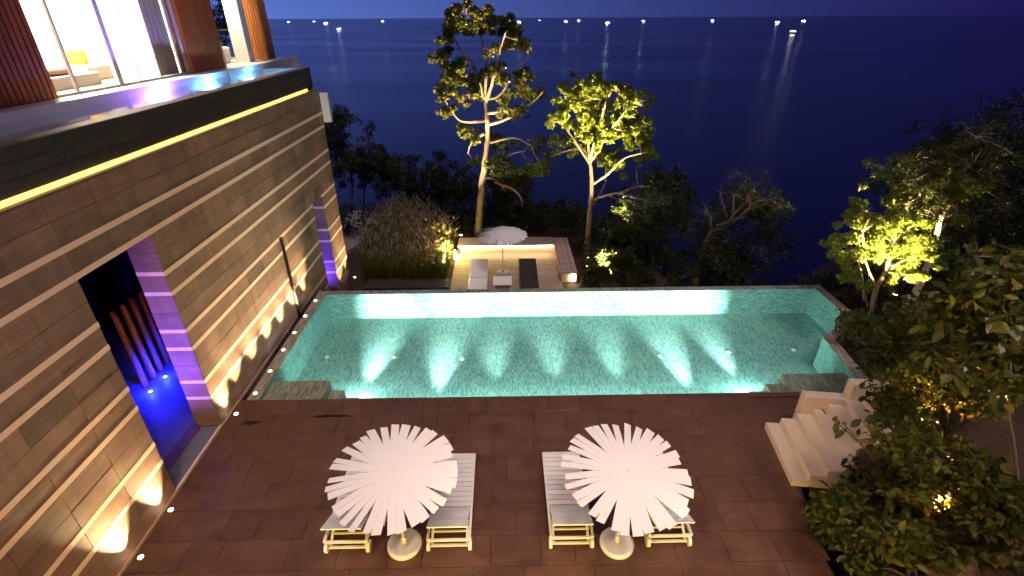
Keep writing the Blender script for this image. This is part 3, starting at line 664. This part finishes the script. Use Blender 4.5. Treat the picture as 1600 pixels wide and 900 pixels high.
# ------------------------------------------------------------------ foliage tools
def leaves_mesh(name, centers, radii, count, size, mat, squash=0.8, elong=0.5, seed=0, up=0.3, shape=4):
    r = np.random.default_rng(seed); P = []
    cs = np.array(centers, float); rs = np.array(radii, float)
    wts = rs**2/np.sum(rs**2); idx = r.choice(len(cs), count, p=wts)
    d = r.normal(size=(count,3)); d /= np.linalg.norm(d,axis=1)[:,None]
    rad = rs[idx]*(r.random(count)**0.45)*r.uniform(0.75,1.12,count); off = d*rad[:,None]; off[:,2] *= squash
    p = cs[idx]+off
    ax = d*0.6+r.normal(size=(count,3))*0.8; ax /= np.linalg.norm(ax,axis=1)[:,None]       # leaf axis
    nv = r.normal(size=(count,3))*0.7+np.array([0,0,up*2]); nv -= (nv*ax).sum(1)[:,None]*ax; nv /= np.linalg.norm(nv,axis=1)[:,None]+1e-9
    sd = np.cross(ax,nv); L = size*r.uniform(0.6,1.35,count)[:,None]; Wd = L*elong*0.5
    if shape == 4:
        V = np.stack([p, p+ax*L*0.5+sd*Wd+nv*L*0.06, p+ax*L, p+ax*L*0.5-sd*Wd+nv*L*0.06],1).reshape(-1,3); k = 4
        fl = np.array([[0,1,2,3]])
    else:
        V = np.stack([p, p+ax*L*0.3+sd*Wd*0.85+nv*L*0.07, p+ax*L*0.68+sd*Wd*0.8+nv*L*0.05, p+ax*L-nv*L*0.1, p+ax*L*0.68-sd*Wd*0.8+nv*L*0.05, p+ax*L*0.3-sd*Wd*0.85+nv*L*0.07],1).reshape(-1,3); k = 6
        fl = np.array([[0,1,2,3],[0,3,4,5]])
    F = (np.arange(count)[:,None,None]*k+fl[None]).reshape(-1,4)
    me = bpy.data.meshes.new(name); me.vertices.add(len(V)); me.vertices.foreach_set('co', V.ravel())
    me.loops.add(F.size); me.loops.foreach_set('vertex_index', F.ravel().astype(np.int32))
    me.polygons.add(len(F)); me.polygons.foreach_set('loop_start', (np.arange(len(F))*4).astype(np.int32)); me.polygons.foreach_set('loop_total', np.full(len(F),4,np.int32))
    me.materials.append(mat); me.update(calc_edges=True); me.validate(); return me
def spline(pts, n=5, wob=0.0, rnd=random):
    pts = [Vector(p) for p in pts]; out = []
    for i in range(len(pts)-1):
        p0,p1,p2,p3 = pts[max(i-1,0)],pts[i],pts[i+1],pts[min(i+2,len(pts)-1)]
        for k in range(n):
            t = k/n; q = 0.5*((2*p1)+(p2-p0)*t+(2*p0-5*p1+4*p2-p3)*t*t+(3*p1-p0-3*p2+p3)*t**3)
            out.append(q+Vector((rnd.uniform(-wob,wob),rnd.uniform(-wob,wob),rnd.uniform(-wob,wob)*0.5)))
    out.append(pts[-1]); return out
def tree(name, label, Y, trunk, limbs, clumps, r0, bark, leafmat, count, size, depth, seed, group=None, cs=(0,0,1), cat='tree', squash=0.8, twig=0.03, base_z=None, limb_bark=None):
    """trunk: [(px,py)...] from the ground up; limbs: lists of (px,py); clumps: (px,py,radius px); all at distance Y with real depth spread"""
    rd = random.Random(seed); ox, oy, s = cs
    T = lambda p, dy=0: at(ox+p[0]/s, oy+p[1]/s, Y+dy)
    tp = [T(p) for p in trunk]
    if base_z is not None: tp = [Vector((tp[0].x,tp[0].y,base_z))]+tp
    root = tp[0]; e = empty(name, root); tag(e, label, cat, group)
    L = lambda ps: [p-root for p in ps]
    sp = spline(tp, 6, r0*0.12, rd); k = len(sp)
    MB().tube(L(sp), [r0*(1.15-0.75*i/(k-1)) for i in range(k)], 10).build('trunk', bark, e, smooth=True)
    nodes = list(sp[k//3:])
    for lb in limbs:
        q = [T(lb[0])]; dy = 0; dirn = rd.choice([-1,1])*rd.uniform(0.3,0.8)
        for i,p in enumerate(lb[1:]): dy += dirn*depth*0.35; q.append(T(p,dy))
        ls = spline(q, 5, r0*0.1, rd); m = len(ls); rr0 = r0*0.42
        MB().tube(L(ls), [rr0*(1-0.72*i/(m-1)) for i in range(m)], 7).build('limb', limb_bark or bark, e, smooth=True); nodes += ls[m//3:]
    cc, rr, tw = [], [], MB()
    for (px,py,pr_) in clumps:
        c = T((px,py), rd.uniform(-1,1)*depth); rw = pr_/s/FPX*(c-Vector((0,0,CAMZ))).length
        subs = [c+Vector((rd.gauss(0,1),rd.gauss(0,1),rd.gauss(0,0.8)))*rw*0.68 for _ in range(8)]
        for q in subs: cc.append(tuple(q-root)); rr.append(rw*rd.uniform(0.28,0.55))
        nb = min(nodes, key=lambda q:(q-c).length); mid = (nb+c)/2+Vector((rd.uniform(-.2,.2),rd.uniform(-.2,.2),rd.uniform(-.05,.3)))*min(1,(c-nb).length)
        br = spline([nb,mid,c],4,0.01,rd); tw.tube(L(br),[twig*(1-0.7*i/(len(br)-1)) for i in range(len(br))],5)
        for q in subs+[c+Vector((rd.gauss(0,1),rd.gauss(0,1),rd.gauss(0.3,1))).normalized()*rw*0.9 for _ in range(3)]:
            d = q-c; tw.tube(L([c,c+d*0.5+Vector((0,0,0.04)),c+d]),[twig*0.4,twig*0.3,twig*0.12],4)
    if tw.v: tag(tw.build('twigs', bark, e, smooth=True), kind='stuff')
    o = bpy.data.objects.new('crown', leaves_mesh('crown', cc, rr, count, size, leafmat, squash, 0.5, seed)); COL.objects.link(o); o.parent = e
    return e
def ell(cx, cy, rx, ry, n, r, seed):
    rd = random.Random(seed); out = []
    while len(out) < n:
        a, b = rd.uniform(-1,1), rd.uniform(-1,1)
        if a*a+b*b < 1: out.append((cx+a*rx, cy+b*ry, r*rd.uniform(0.7,1.3)))
    return out
C1 = (640,0,2.25)
t1 = tree('tall_tree','tall pale-trunked tree with open crown behind the lower terrace parasol',26.2,
  [(240,842),(255,650),(270,540),(275,450),(265,350)],
  [[(268,440),(350,415),(430,360),(470,322)],[(265,350),(230,240),(170,160),(150,110)],[(265,350),(320,330),(370,250),(420,200)],[(265,360),(270,230),(250,130),(215,60)],[(266,370),(300,260),(320,170),(340,110)],
   [(285,500),(370,485),(430,515)],[(275,575),(350,545),(405,530)],[(260,625),(310,635),(335,672)],[(262,425),(180,425),(135,370)],[(268,400),(380,380),(420,330)],[(262,470),(220,500),(205,540)],[(300,640),(370,670),(400,715)]],
  [(200,48,34),(240,62,34),(165,65,26),(130,115,24),(320,95,30),(368,112,26),(215,100,26),(150,95,22),(275,90,24),(345,150,22),(405,160,18),(120,185,26),(140,235,28),(105,295,28),(175,265,30),(225,290,32),(290,255,34),(200,335,28),(150,320,22),(325,290,28),(385,275,28),(410,320,22),(262,320,30),(330,375,24),(395,400,22),(180,455,20),(225,490,22),(440,500,26),(330,510,22),(300,500,20),(340,590,34),(395,612,28),(228,570,16),(470,588,26),(455,335,16),(290,185,18),(370,645,24),(128,385,18),(300,590,28),(430,590,24)],
  0.21,M_BARK,M_LEAF,58000,0.13,1.5,21,cs=C1,base_z=-2.4,twig=0.026)
t2 = tree('broad_tree','yellow-green floodlit tree with rounded crown right of the lower terrace',24.0,
  [(620,895),(634,750),(640,640),(632,560)],
  [[(632,560),(600,520),(500,548)],[(634,575),(680,500),(720,440),(760,390)],[(632,560),(625,470),(600,390),(560,340)],[(634,560),(660,460),(690,360),(700,310)],[(640,650),(700,610),(760,555),(840,535)],
   [(640,705),(720,680),(780,692),(845,710)],[(700,688),(760,718),(822,740)],[(735,685),(800,655),(870,662)],[(632,575),(570,480),(530,430)],[(645,720),(665,690),(690,640)]],
  [(545,318,32),(590,302,28),(640,298,32),(700,295,34),(745,320,32),(790,365,34),(555,375,34),(620,365,38),(680,375,38),(740,395,38),(808,425,30),(525,430,32),(590,435,36),(650,445,36),(705,465,34),(762,468,32),(518,500,28),(580,508,30),(655,505,22),(700,540,28),(722,590,26),(822,495,26),(850,540,22),(800,555,18),(690,575,22),(500,545,16),(660,310,30),(765,345,30),(810,465,28)],
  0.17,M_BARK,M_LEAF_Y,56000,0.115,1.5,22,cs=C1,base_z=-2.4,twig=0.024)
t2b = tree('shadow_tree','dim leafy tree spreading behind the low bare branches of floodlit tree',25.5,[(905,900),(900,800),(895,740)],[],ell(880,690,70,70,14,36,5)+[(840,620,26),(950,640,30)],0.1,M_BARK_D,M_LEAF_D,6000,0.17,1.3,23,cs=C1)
C3 = (900,200,3.4622)
t3 = tree('leaning_tree','leaning bare-branched tree with reddish trunk behind the pool edge',20.6,
  [(640,860),(660,740),(705,610),(740,540)],
  [[(735,550),(820,530),(800,430),(775,340)],[(820,530),(850,470),(930,395)],[(735,560),(725,480),(690,410)],[(850,470),(855,360)],[(760,530),(860,495),(915,480)],[(830,520),(930,440),(940,370)]],
  ell(870,330,110,75,12,40,6)+ell(1000,420,120,60,10,45,8)+[(700,470,35),(640,500,35)],0.17,M_BARK_D,M_LEAF_D,1700,0.12,1.2,24,cs=C3,base_z=-2.6,twig=0.018)
C5 = (1250,140,2.25)
t4 = tree('glowing_tree','small bright yellow floodlit tree beside the far garden corner of pool',14.4,
  [(245,792),(268,700),(300,640),(322,560)],
  [[(240,770),(215,680),(175,620),(165,570)],[(268,700),(230,600),(220,500)],[(300,640),(380,590),(430,540)],[(320,570),(310,500),(280,440)],[(320,565),(370,500),(400,470)],[(225,740),(218,650),(190,560)]],
  [(235,430,30),(280,465,38),(340,448,34),(395,478,34),(150,528,30),(210,520,36),(270,545,38),(330,535,40),(390,560,36),(432,530,24),(138,588,26),(200,605,32),(260,610,32),(330,610,36),(390,615,30),(178,655,20),(230,480,32),(188,470,28),(240,690,16),(310,675,20),(120,545,20)],
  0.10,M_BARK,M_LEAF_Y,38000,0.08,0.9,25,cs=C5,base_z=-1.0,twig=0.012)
t5 = tree('white_trunk_tree','leaning tree with brightly lit white trunk above the stone blocks',14.9,
  [(372,775),(405,715),(438,645),(470,560),(500,440),(560,370)],
  [[(500,440),(430,380),(370,300)],[(540,390),(590,300),(630,190)],[(500,440),(520,360),(500,320)]],
  ell(370,290,70,50,8,34,9)+ell(450,370,70,50,8,32,10)+ell(540,320,70,60,8,36,11)+ell(620,215,38,60,8,30,12)+ell(420,420,60,30,5,30,13)+[(470,560,26),(500,480,30),(450,520,28),(530,520,30),(480,600,24),(550,440,34)],0.13,M_BARK_W,M_LEAF,26000,0.10,1.3,26,cs=C5,base_z=0.1,twig=0.014,limb_bark=M_BARK_D)  # limbs in dark bark: the unlit upper tree's shade put into colour

# dark wood behind: every tree its own thing
BG = [ ('dark tree seen behind the upper terrace sofa',36,[(372,120),(372,60)],ell(368,22,24,34,16,15,30),0.14),
 # label, Y, trunk px, clumps, count
 ('slender dark tree with reddish trunk next to the far end of villa',33,[(549,322),(551,290),(546,255)],ell(535,215,40,45,16,17,31)+[(520,190,15),(545,185,14),(525,260,20)],0.13),
 ('slender dark flat-topped tree right of the reddish trunk',32,[(568,326),(569,300),(564,262)],ell(575,258,35,22,13,14,32)+[(600,270,10),(560,240,14)],0.09),
 ('round dark tree behind the tall grass on the left',31,[(640,335),(640,310)],ell(645,292,42,36,18,18,33),0.14),
 ('dark bushy tree just left of the tall trunk',32,[(705,340),(702,310)],ell(702,285,36,36,16,18,34),0.14),
 ('dark tree just right of the tall trunk with sea above',31,[(790,345),(792,320)],ell(790,305,28,32,12,17,35)+[(770,290,14)],0.12),
 ('low dark tree between the tall tree and floodlit tree',30,[(865,385),(866,365)],ell(865,355,48,26,14,18,36),0.12),
 ('low dark bush behind the far parasol',29,[(800,370),(800,362)],ell(815,350,50,22,12,18,37),0.1),
 ('dark tree left of the leaning reddish trunk',23,[(1040,440),(1038,400)],ell(1030,345,55,55,20,24,38),0.15),
 ('dim olive tree standing close behind floodlit tree trunk',24,[(985,430),(985,400)],ell(980,375,50,55,18,22,39),0.13),
 ('dark tree just right of the leaning reddish trunk',22,[(1165,470),(1160,420)],ell(1160,370,55,60,18,26,40),0.14),
 ('black bush low right of the leaning trunk at the pool edge',21,[(1120,470),(1118,450)],ell(1115,415,50,35,14,22,41),0.1),
 ('dark bush low behind the pool edge below floodlit tree',21.5,[(965,455),(965,440)],ell(955,425,50,25,14,18,42),0.1),
 ('tallest dark tree on the right hill against the sea',22,[(1590,420),(1585,330)],ell(1575,240,60,70,26,28,43)+[(1590,175,20)],0.2),
 ('dark tree on the hill crest left of the tallest hill tree',21,[(1500,400),(1500,330)],ell(1490,265,48,50,20,24,44),0.18),
 ('dark tree above the bright yellow floodlit tree',19,[(1425,420),(1425,370)],ell(1425,300,50,42,18,22,45),0.15),
 ('dark leafy tree mid hill on the far right edge',17,[(1585,520),(1583,450)],ell(1570,370,60,55,20,30,46),0.16),
 ('dark leafy tree mid hill behind the white trunk',17.5,[(1500,500),(1500,440)],ell(1495,385,50,60,20,28,47),0.15)]
for i,(lab,Y,tr,cl,r0) in enumerate(BG):
    bz = gz(at(tr[0][0],tr[0][1],Y).x, Y)-0.2
    px0 = at(tr[0][0],tr[0][1],Y); 
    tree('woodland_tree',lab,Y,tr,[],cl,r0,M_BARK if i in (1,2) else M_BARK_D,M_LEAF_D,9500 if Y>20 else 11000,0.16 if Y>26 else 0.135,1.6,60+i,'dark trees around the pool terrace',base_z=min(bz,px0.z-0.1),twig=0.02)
# ground cover on the slope: leafy mass nobody could count
def cover(name, label, fn, n, size, mat, seed, rad=0.35):
    rd = random.Random(seed); cc = []
    for _ in range(n):
        x,y,z = fn(rd); cc.append((x,y,z))
    o = bpy.data.objects.new(name, leaves_mesh(name, cc, [rad*rd.uniform(0.6,1.4) for _ in cc], n*26, size, mat, 0.7, 0.5, seed)); COL.objects.link(o)
    tag(o, label, 'plants', kind='stuff')
def f1(rd):
    while True:
        x, y = rd.uniform(-13,16), rd.uniform(20,36)
        if -9.8 < x < 3.7 and y < 26: continue
        if x > 9 and y < 18: continue
        return x, y, gz(x,y)+rd.uniform(0.0,0.9)
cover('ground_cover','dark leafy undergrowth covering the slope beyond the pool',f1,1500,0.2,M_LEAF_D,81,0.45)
def f2(rd):
    while True:
        x, y = rd.uniform(11.6,24), rd.uniform(8,22)
        return x, y, gz(x,y)+rd.uniform(0.0,0.5)
cover('hill_cover','dark leafy undergrowth covering the hill on the right',f2,900,0.17,M_LEAF_D,82,0.4)

# tall fountain grass with pale plumes
def grass():
    r = np.random.default_rng(5); nb, npl = 14000, 2300; V, F, = [], []
    def root(k):
        while True:
            x = r.uniform(-8.0,-2.7); y = r.uniform(20.9,29.5)
            xl = -6.6-0.27*(y-21) if y < 24 else -7.4+0.1*(y-24)
            xr_ = -2.75 if y < 25.5 else -2.75-0.55*(y-25.5)
            if xl < x < xr_: return x, y
    for i in range(nb):
        x,y = root(i); h = r.uniform(0.6,1.2); a = r.uniform(0,2*PI); ln = r.uniform(0.15,0.7); w = 0.016
        dx,dy = math.cos(a)*ln, math.sin(a)*ln; px,py = -math.sin(a)*w, math.cos(a)*w
        k = len(V); z = -2.3
        V += [(x-px,y-py,z),(x+px,y+py,z),(x+dx*.35+px*.8,y+dy*.35+py*.8,z+h*.65),(x+dx*.35-px*.8,y+dy*.35-py*.8,z+h*.65),(x+dx,y+dy,z+h)]
        F += [(k,k+1,k+2,k+3),(k+3,k+2,k+4)]
    o = MB(); o.v, o.f = V, F; g_ = o.build('fountain_grass', M_GRASS); tag(g_,'bed of tall fountain grass with pale plumes left of the lower terrace','grass',kind='stuff')
    V, F = [], []
    for i in range(npl):
        x,y = root(i); h = r.uniform(0.95,1.45); a = r.uniform(0,2*PI); ln = r.uniform(0.1,0.5); L = r.uniform(0.16,0.3); w = r.uniform(0.014,0.024)
        dx,dy = math.cos(a)*ln, math.sin(a)*ln; k = len(V); z0 = -2.3+h
        for (ux,uy) in ((1,0),(0,1)):
            k = len(V); V += [(x+dx,y+dy,z0),(x+dx*1.2+ux*w,y+dy*1.2+uy*w,z0+L*.45),(x+dx*1.45,y+dy*1.45,z0+L),(x+dx*1.2-ux*w,y+dy*1.2-uy*w,z0+L*.45)]; F += [(k,k+1,k+2,k+3)]
    o = MB(); o.v, o.f = V, F; p_ = o.build('plume', M_PLUME, g_); p_['kind'] = 'stuff'
grass()

# ------------------------------------------------------------------ garden on the right: shrubs, sapling, blocks
def shrub(label, Y, base, clumps, count, size, seed, base_z, mat=M_LEAF_B, depth=0.7, stems=5, name='broadleaf_shrub', shape=6):
    rd = random.Random(seed); b = at(base[0],base[1],Y); root = Vector((b.x,Y,base_z)); e = empty(name, root); tag(e,label,'shrub','broad leaved shrubs on the garden bank')
    cc, rr = [], []; st_ = MB()
    for (px,py,pr_) in clumps:
        c = at(px,py,Y+rd.uniform(-depth,depth)); c.z = max(c.z, base_z+0.1); cc.append(tuple(c-root)); rr.append(pr_/FPX*(c-Vector((0,0,CAMZ))).length)
        d = c-root; st_.tube(spline([Vector((rd.uniform(-.15,.15),rd.uniform(-.15,.15),-0.2)),d*0.5+Vector((rd.uniform(-.15,.15),rd.uniform(-.15,.15),0.1)),d],4,0.01,rd),[0.018-0.001*i for i in range(9)],6)
    tag(st_.build('stems', M_BARK_D, e, smooth=True), kind='stuff')
    o = bpy.data.objects.new('foliage', leaves_mesh('foliage', cc, rr, count, size, mat, 0.85, 0.55, seed, 0.5, shape)); COL.objects.link(o); o.parent = e
    return e
shrub('broad leaved shrub hanging over the near end of the garden stair',6.5,(1400,790),ell(1405,750,75,72,26,26,91)+[(1310,800,16),(1295,815,16),(1440,660,24),(1315,775,15),(1310,830,20),(1320,665,10),(1300,655,8)],2700,0.165,91,0.35)
shrub('dense shrub behind the stair at the pool corner',9.6,(1420,610),ell(1430,555,66,60,26,26,92)+[(1365,515,15),(1480,520,26),(1440,475,18),(1395,625,16)],3600,0.155,92,0.5,depth=0.9)
shrub('leafy shrub overhanging the garden side of pool edge',12.6,(1345,530),ell(1345,515,28,24,12,14,93)+[(1318,492,9)],2200,0.12,93,-0.1,depth=0.5)
shrub('shrub between the sapling and the stair top',8.0,(1480,680),ell(1465,630,75,70,26,26,94)+[(1400,600,22)],3200,0.155,94,0.6,depth=0.8)
shrub('shrub low at the bottom right corner of view',5.6,(1540,900),ell(1530,850,70,60,20,24,95)+[(1590,780,22)],2600,0.17,95,0.5,depth=0.5)
shrub('small shrub on the deck edge at the bottom of bank',5.9,(1330,860),ell(1335,800,48,50,14,18,96),2000,0.15,96,0.2,depth=0.4)
shrub('shrub at the far right edge behind the sapling',9.0,(1580,600),ell(1565,550,55,80,24,28,97),3000,0.155,97,1.2,depth=0.8)
shrub('shrub in the middle of the earth bank below the sapling',6.6,(1480,780),ell(1470,745,70,50,18,22,98),1900,0.15,98,0.6,depth=0.6)
shrub('leafy twig mass around the stone blocks',11.6,(1440,560),ell(1450,520,60,35,14,18,99)+[(1400,520,16)],2400,0.14,99,0.3,depth=0.7)
shrub('low spreading shrub over the rocks at the bottom edge of view',5.3,(1420,890),ell(1410,865,75,40,16,20,101),2600,0.15,101,0.2,depth=0.4)
shrub('low shrub right of the bottom rocks below the sapling trunk',5.4,(1540,880),ell(1560,800,45,60,12,22,102)+[(1480,830,24),(1500,880,24)],2600,0.16,102,0.4,depth=0.4)
# sapling whose big leaves are single parts
def sapling():
    Y = 6.2; rd = random.Random(99); tp = [at(*p,Y) for p in ((1582,790),(1588,735),(1576,650),(1566,560),(1562,470),(1560,420))]
    root = tp[0]-Vector((0,0,0.3)); e = empty('sapling', root); tag(e,'slim young tree with big leaves at the right edge of view','tree')
    tp = [root]+tp; sp = spline(tp,6,0.008,rd); k = len(sp)
    MB().tube([p-root for p in sp],[0.045*(1-0.7*i/(k-1)) for i in range(k)],8).build('trunk',M_BARK,e,smooth=True)
    lv = MB().add([(0,0,0),(0.3,0.26,0.05),(0.65,0.25,0.03),(1,0,-0.12),(0.65,-0.25,0.03),(0.3,-0.26,0.05),(0.3,0,-0.01),(0.65,0,-0.02)],[(0,6,1),(1,6,7,2),(2,7,3),(0,5,6),(5,4,7,6),(4,3,7)]).mesh('leaf',M_LEAF_O)
    ends = ell(1545,450,60,55,26,1,3)+ell(1505,530,55,60,14,1,4)+ell(1575,560,25,60,8,1,5); cnt = 0
    for (px,py,_) in ends:
        c = at(px,py,Y+rd.uniform(-0.8,0.8)); nb = min(sp[k//2:],key=lambda q:(q-c).length+0.3*abs(q.z-c.z+0.4)); mid = (nb+c)/2+Vector((0,0,0.1))
        br = spline([nb,mid,c],4,0.01,rd); MB().tube([p-root for p in br],[0.014-0.0014*i for i in range(len(br))],5).build('branch',M_BARK,e,smooth=True)
        for j in range(6):
            if cnt >= 290: break
            a = rd.uniform(0,2*PI); p = br[rd.choice([-1,-1,-2,-3])]-root+Vector((rd.uniform(-.05,.05),rd.uniform(-.05,.05),rd.uniform(-.05,.05))); s = rd.uniform(0.17,0.29)
            inst('leaf',lv,e,p,(rd.uniform(-.5,.5),rd.uniform(-0.2,0.8),a),(s,s,s)); cnt += 1
    cc = [tuple(at(px,py,Y+rd.uniform(-0.7,0.7))-root) for (px,py,_) in ends]
    o = bpy.data.objects.new('foliage', leaves_mesh('foliage', cc, [0.26]*len(cc), 1500, 0.17, M_LEAF_B, 0.9, 0.5, 77, 0.5, 6)); COL.objects.link(o); o.parent = e; o['kind'] = 'stuff'
    # low arching branch
    lb = spline([at(*p,6.1) for p in ((1588,825),(1530,835),(1460,832),(1400,835))],5,0.01,rd); MB().tube([p-root for p in lb],[0.022-0.0008*i for i in range(len(lb))],6).build('branch',M_BARK,e,smooth=True)
sapling()
# stone blocks and rocks on the bank
def rock(p, s, label, seed):
    rd = random.Random(seed); bm = bmesh.new(); bmesh.ops.create_icosphere(bm, subdivisions=3, radius=1)
    ph = [rd.uniform(0,6) for _ in range(6)]
    for v in bm.verts:
        c = v.co; k = 1+0.16*math.sin(3*c.x+ph[0])*math.sin(2.5*c.y+ph[1])+0.10*math.sin(6*c.z+ph[2]+4*c.x)+0.05*math.sin(11*c.y+ph[3]+7*c.z)
        v.co = Vector((c.x*s[0],c.y*s[1],c.z*s[2]))*k
    me = bpy.data.meshes.new('rock'); bm.to_mesh(me); bm.free(); me.materials.append(M_ROCK)
    o = bpy.data.objects.new('rock',me); COL.objects.link(o); o.location = p; tag(o,label,'rock','rocks on the garden bank')
rock((6.55,5.0,0.0),(0.45,0.5,0.3),'big reddish rock at the bottom of the bank by the deck',1)
rock((7.7,5.3,0.25),(0.5,0.5,0.35),'reddish rock among shrubs at the bottom right',2)
rock((7.55,7.0,0.75),(0.55,0.35,0.4),'rough rock at the near end of stair',3)
rock((10.75,13.15,0.0),(0.35,0.4,0.4),'rounded brown rock at the garden edge of pool',4)
rock((8.6,5.6,0.7),(0.7,0.6,0.5),'reddish rock beneath the sapling',5)
for (p,d,rz,lab) in (((12.95,13.1,0.15),(0.9,0.8,0.5),0.5,'reddish stone block under the white trunk'),((12.9,12.1,0.05),(1.0,0.55,0.45),0.45,'lower reddish stone block in front of the first')):
    o = MB().box(-d[0]/2,d[0]/2,-d[1]/2,d[1]/2,-0.4,d[2],ch=0.03).build('stone_block',M_ROCK,loc=p); o.rotation_euler = (0,0,rz); tag(o,lab,'stone block')
# garden spotlights
def garden_spot(p, label, e, col, tgt, cone=80, r=0.05):
    t = empty('garden_spotlight', p); tag(t,label,'lamp','garden spotlights')
    v = Vector(tgt).normalized()
    MB().tube([v*-0.12,v*0.0],[0.05,0.07],12).build('housing',M_DARKMETAL,t); MB().tube([v*0.001,v*0.008],0.055,12).build('lens',M_BULB,t); MB().tube([(0,0,-0.3),v*-0.08],0.012,6).build('spike',M_DARKMETAL,t)
    light('SPOT','beam',tuple(v*0.05),e,col,t,tuple(v*3),r,cone,0.6)
WARM = (1.0,0.78,0.38)
garden_spot((-2.3,24.85,-1.55),'spotlight at the foot of the tall pale tree',9000,(1.0,0.75,0.42),(0.12,0.16,1.3),56)
garden_spot((3.9,21.6,-1.9),'spotlight at the foot of the rounded floodlit tree',5000,(1.0,0.85,0.36),(0.08,0.36,1.0),46)
garden_spot((4.6,18.9,-1.9),'floodlight farther out in front of the rounded floodlit tree',90000,(1.0,0.87,0.34),(-0.06,0.8,1.0),40,0.12)
garden_spot((-2.9,21.6,-1.6),'spotlight in the grass aimed at the tall pale tree crown',80000,(1.0,0.74,0.36),(0.18,0.5,1.0),40,0.1)
garden_spot((12.3,12.8,0.9),'spotlight aimed up into the bright yellow tree',7000,(1.0,0.84,0.32),(-0.15,1.5,1.6),90)
garden_spot((11.7,11.4,1.5),'floodlight on the bank washing the bright yellow tree from the front',36000,(1.0,0.86,0.32),(0.03,1.0,0.42),50,0.1)
garden_spot((12.75,14.1,0.6),'spotlight at the foot of the white trunk',450,(1.0,0.75,0.5),(0.3,0.35,1.0),80)
garden_spot((9.6,9.4,0.75),'amber spotlight hidden in the shrub behind the stair',1100,(1.0,0.6,0.2),(-0.1,-0.6,0.8),120)
garden_spot((8.8,8.3,1.0),'amber spotlight hidden below the sapling shrubs',1100,(1.0,0.55,0.18),(-0.2,-0.9,0.5),130)
garden_spot((8.0,6.2,0.75),'red amber spotlight glowing on the earth bank',900,(1.0,0.42,0.14),(-0.1,-0.7,0.3),140)

# ------------------------------------------------------------------ squid boats on the horizon
def boat_proto():
    t = empty('fishing_boat')
    h = MB().add([(-12,-2.6,0.2),(9,-2.6,0.2),(14,0,1.2),(9,2.6,0.2),(-12,2.6,0.2),(-12,-3,2.6),(9,-3,2.8),(15,0,4.2),(9,3,2.8),(-12,3,2.6)],[(0,4,3,2,1),(5,6,7,8,9),(0,1,6,5),(1,2,7,6),(2,3,8,7),(3,4,9,8),(4,0,5,9)])
    h.build('hull',plain('boat_paint',(0.10,0.12,0.2),0.6),t); MB().box(-9,-3,-1.8,1.8,2.6,6.0).build('cabin',M_WHITE,t)
    MB().tube([(-1,0,2.6),(-1,0,11)],0.15,6).build('mast',M_STEEL,t); MB().tube([(9,0,2.8),(9,0,9)],0.12,6).build('mast',M_STEEL,t)
    return t
def boat(px, py, bright, col, label, first, k=1.0):
    q = atz(px,py,-62); 
    t = first if first else boat_proto_copy(); t.location = q; t.scale = (k,k,k); t.rotation_euler = (0,0,random.uniform(-.4,.4)); tag(t,label,'boat','lit fishing boats on the sea')
    m = emit('squid_lamp',col,bright)
    mb = MB()
    for x in np.arange(-7,9.5,1.5): mb.lathe([(0.25,-0.35),(0.45,-0.1),(0.45,0.15),(0.2,0.4)],8,(float(x),-1.4,6.6+0.3*math.sin(float(x)))).lathe([(0.25,-0.35),(0.45,-0.1),(0.45,0.15),(0.2,0.4)],8,(float(x),1.4,7.4))
    mb.build('lamp_rack',m,t); return t
_p = boat_proto()
def boat_proto_copy(): return copy_tree(_bp)
_bp = copy_tree(_p)
BO = [(451,36,40,'at the left edge by the wood column'),(491,35,12,'faint one beside the leftmost boat'),(509,38,30,'small one left of the big left light'),(530,48,45,'largest light on the left'),(598,35,30,'alone left of the tall tree'),(700,36,20,'half hidden by the tall tree top'),(811,36,40,'just right of the tall tree top'),(884,35,30,'left of a close pair over floodlit tree'),(904,33.5,26,'right of a close pair over floodlit tree'),(949,38,50,'big white light above the floodlit tree'),(1005,34.5,34,'right of the big white light'),(1113,34,30,'alone at mid right of the horizon'),(1214,37,24,'left of the two above the big right light'),(1255,34.5,40,'right of the two above the big right light'),(1238,53,45,'largest light on the right'),(798,33.6,6,'tiny speck right of the tall tree'),(843,33.6,6,'tiny speck left of the close pair')]
for i,(px,py,b,lab) in enumerate(BO):
    near = py > 45; boat(px,py,b*(1.2 if near else 4),(1.0,0.93,0.72) if near else (0.92,1.0,0.9),'lit fishing boat, '+lab,_p if i==0 else None,1.6 if near else 2.3)
for o in list(_bp.children)+[_bp]: bpy.data.objects.remove(o)
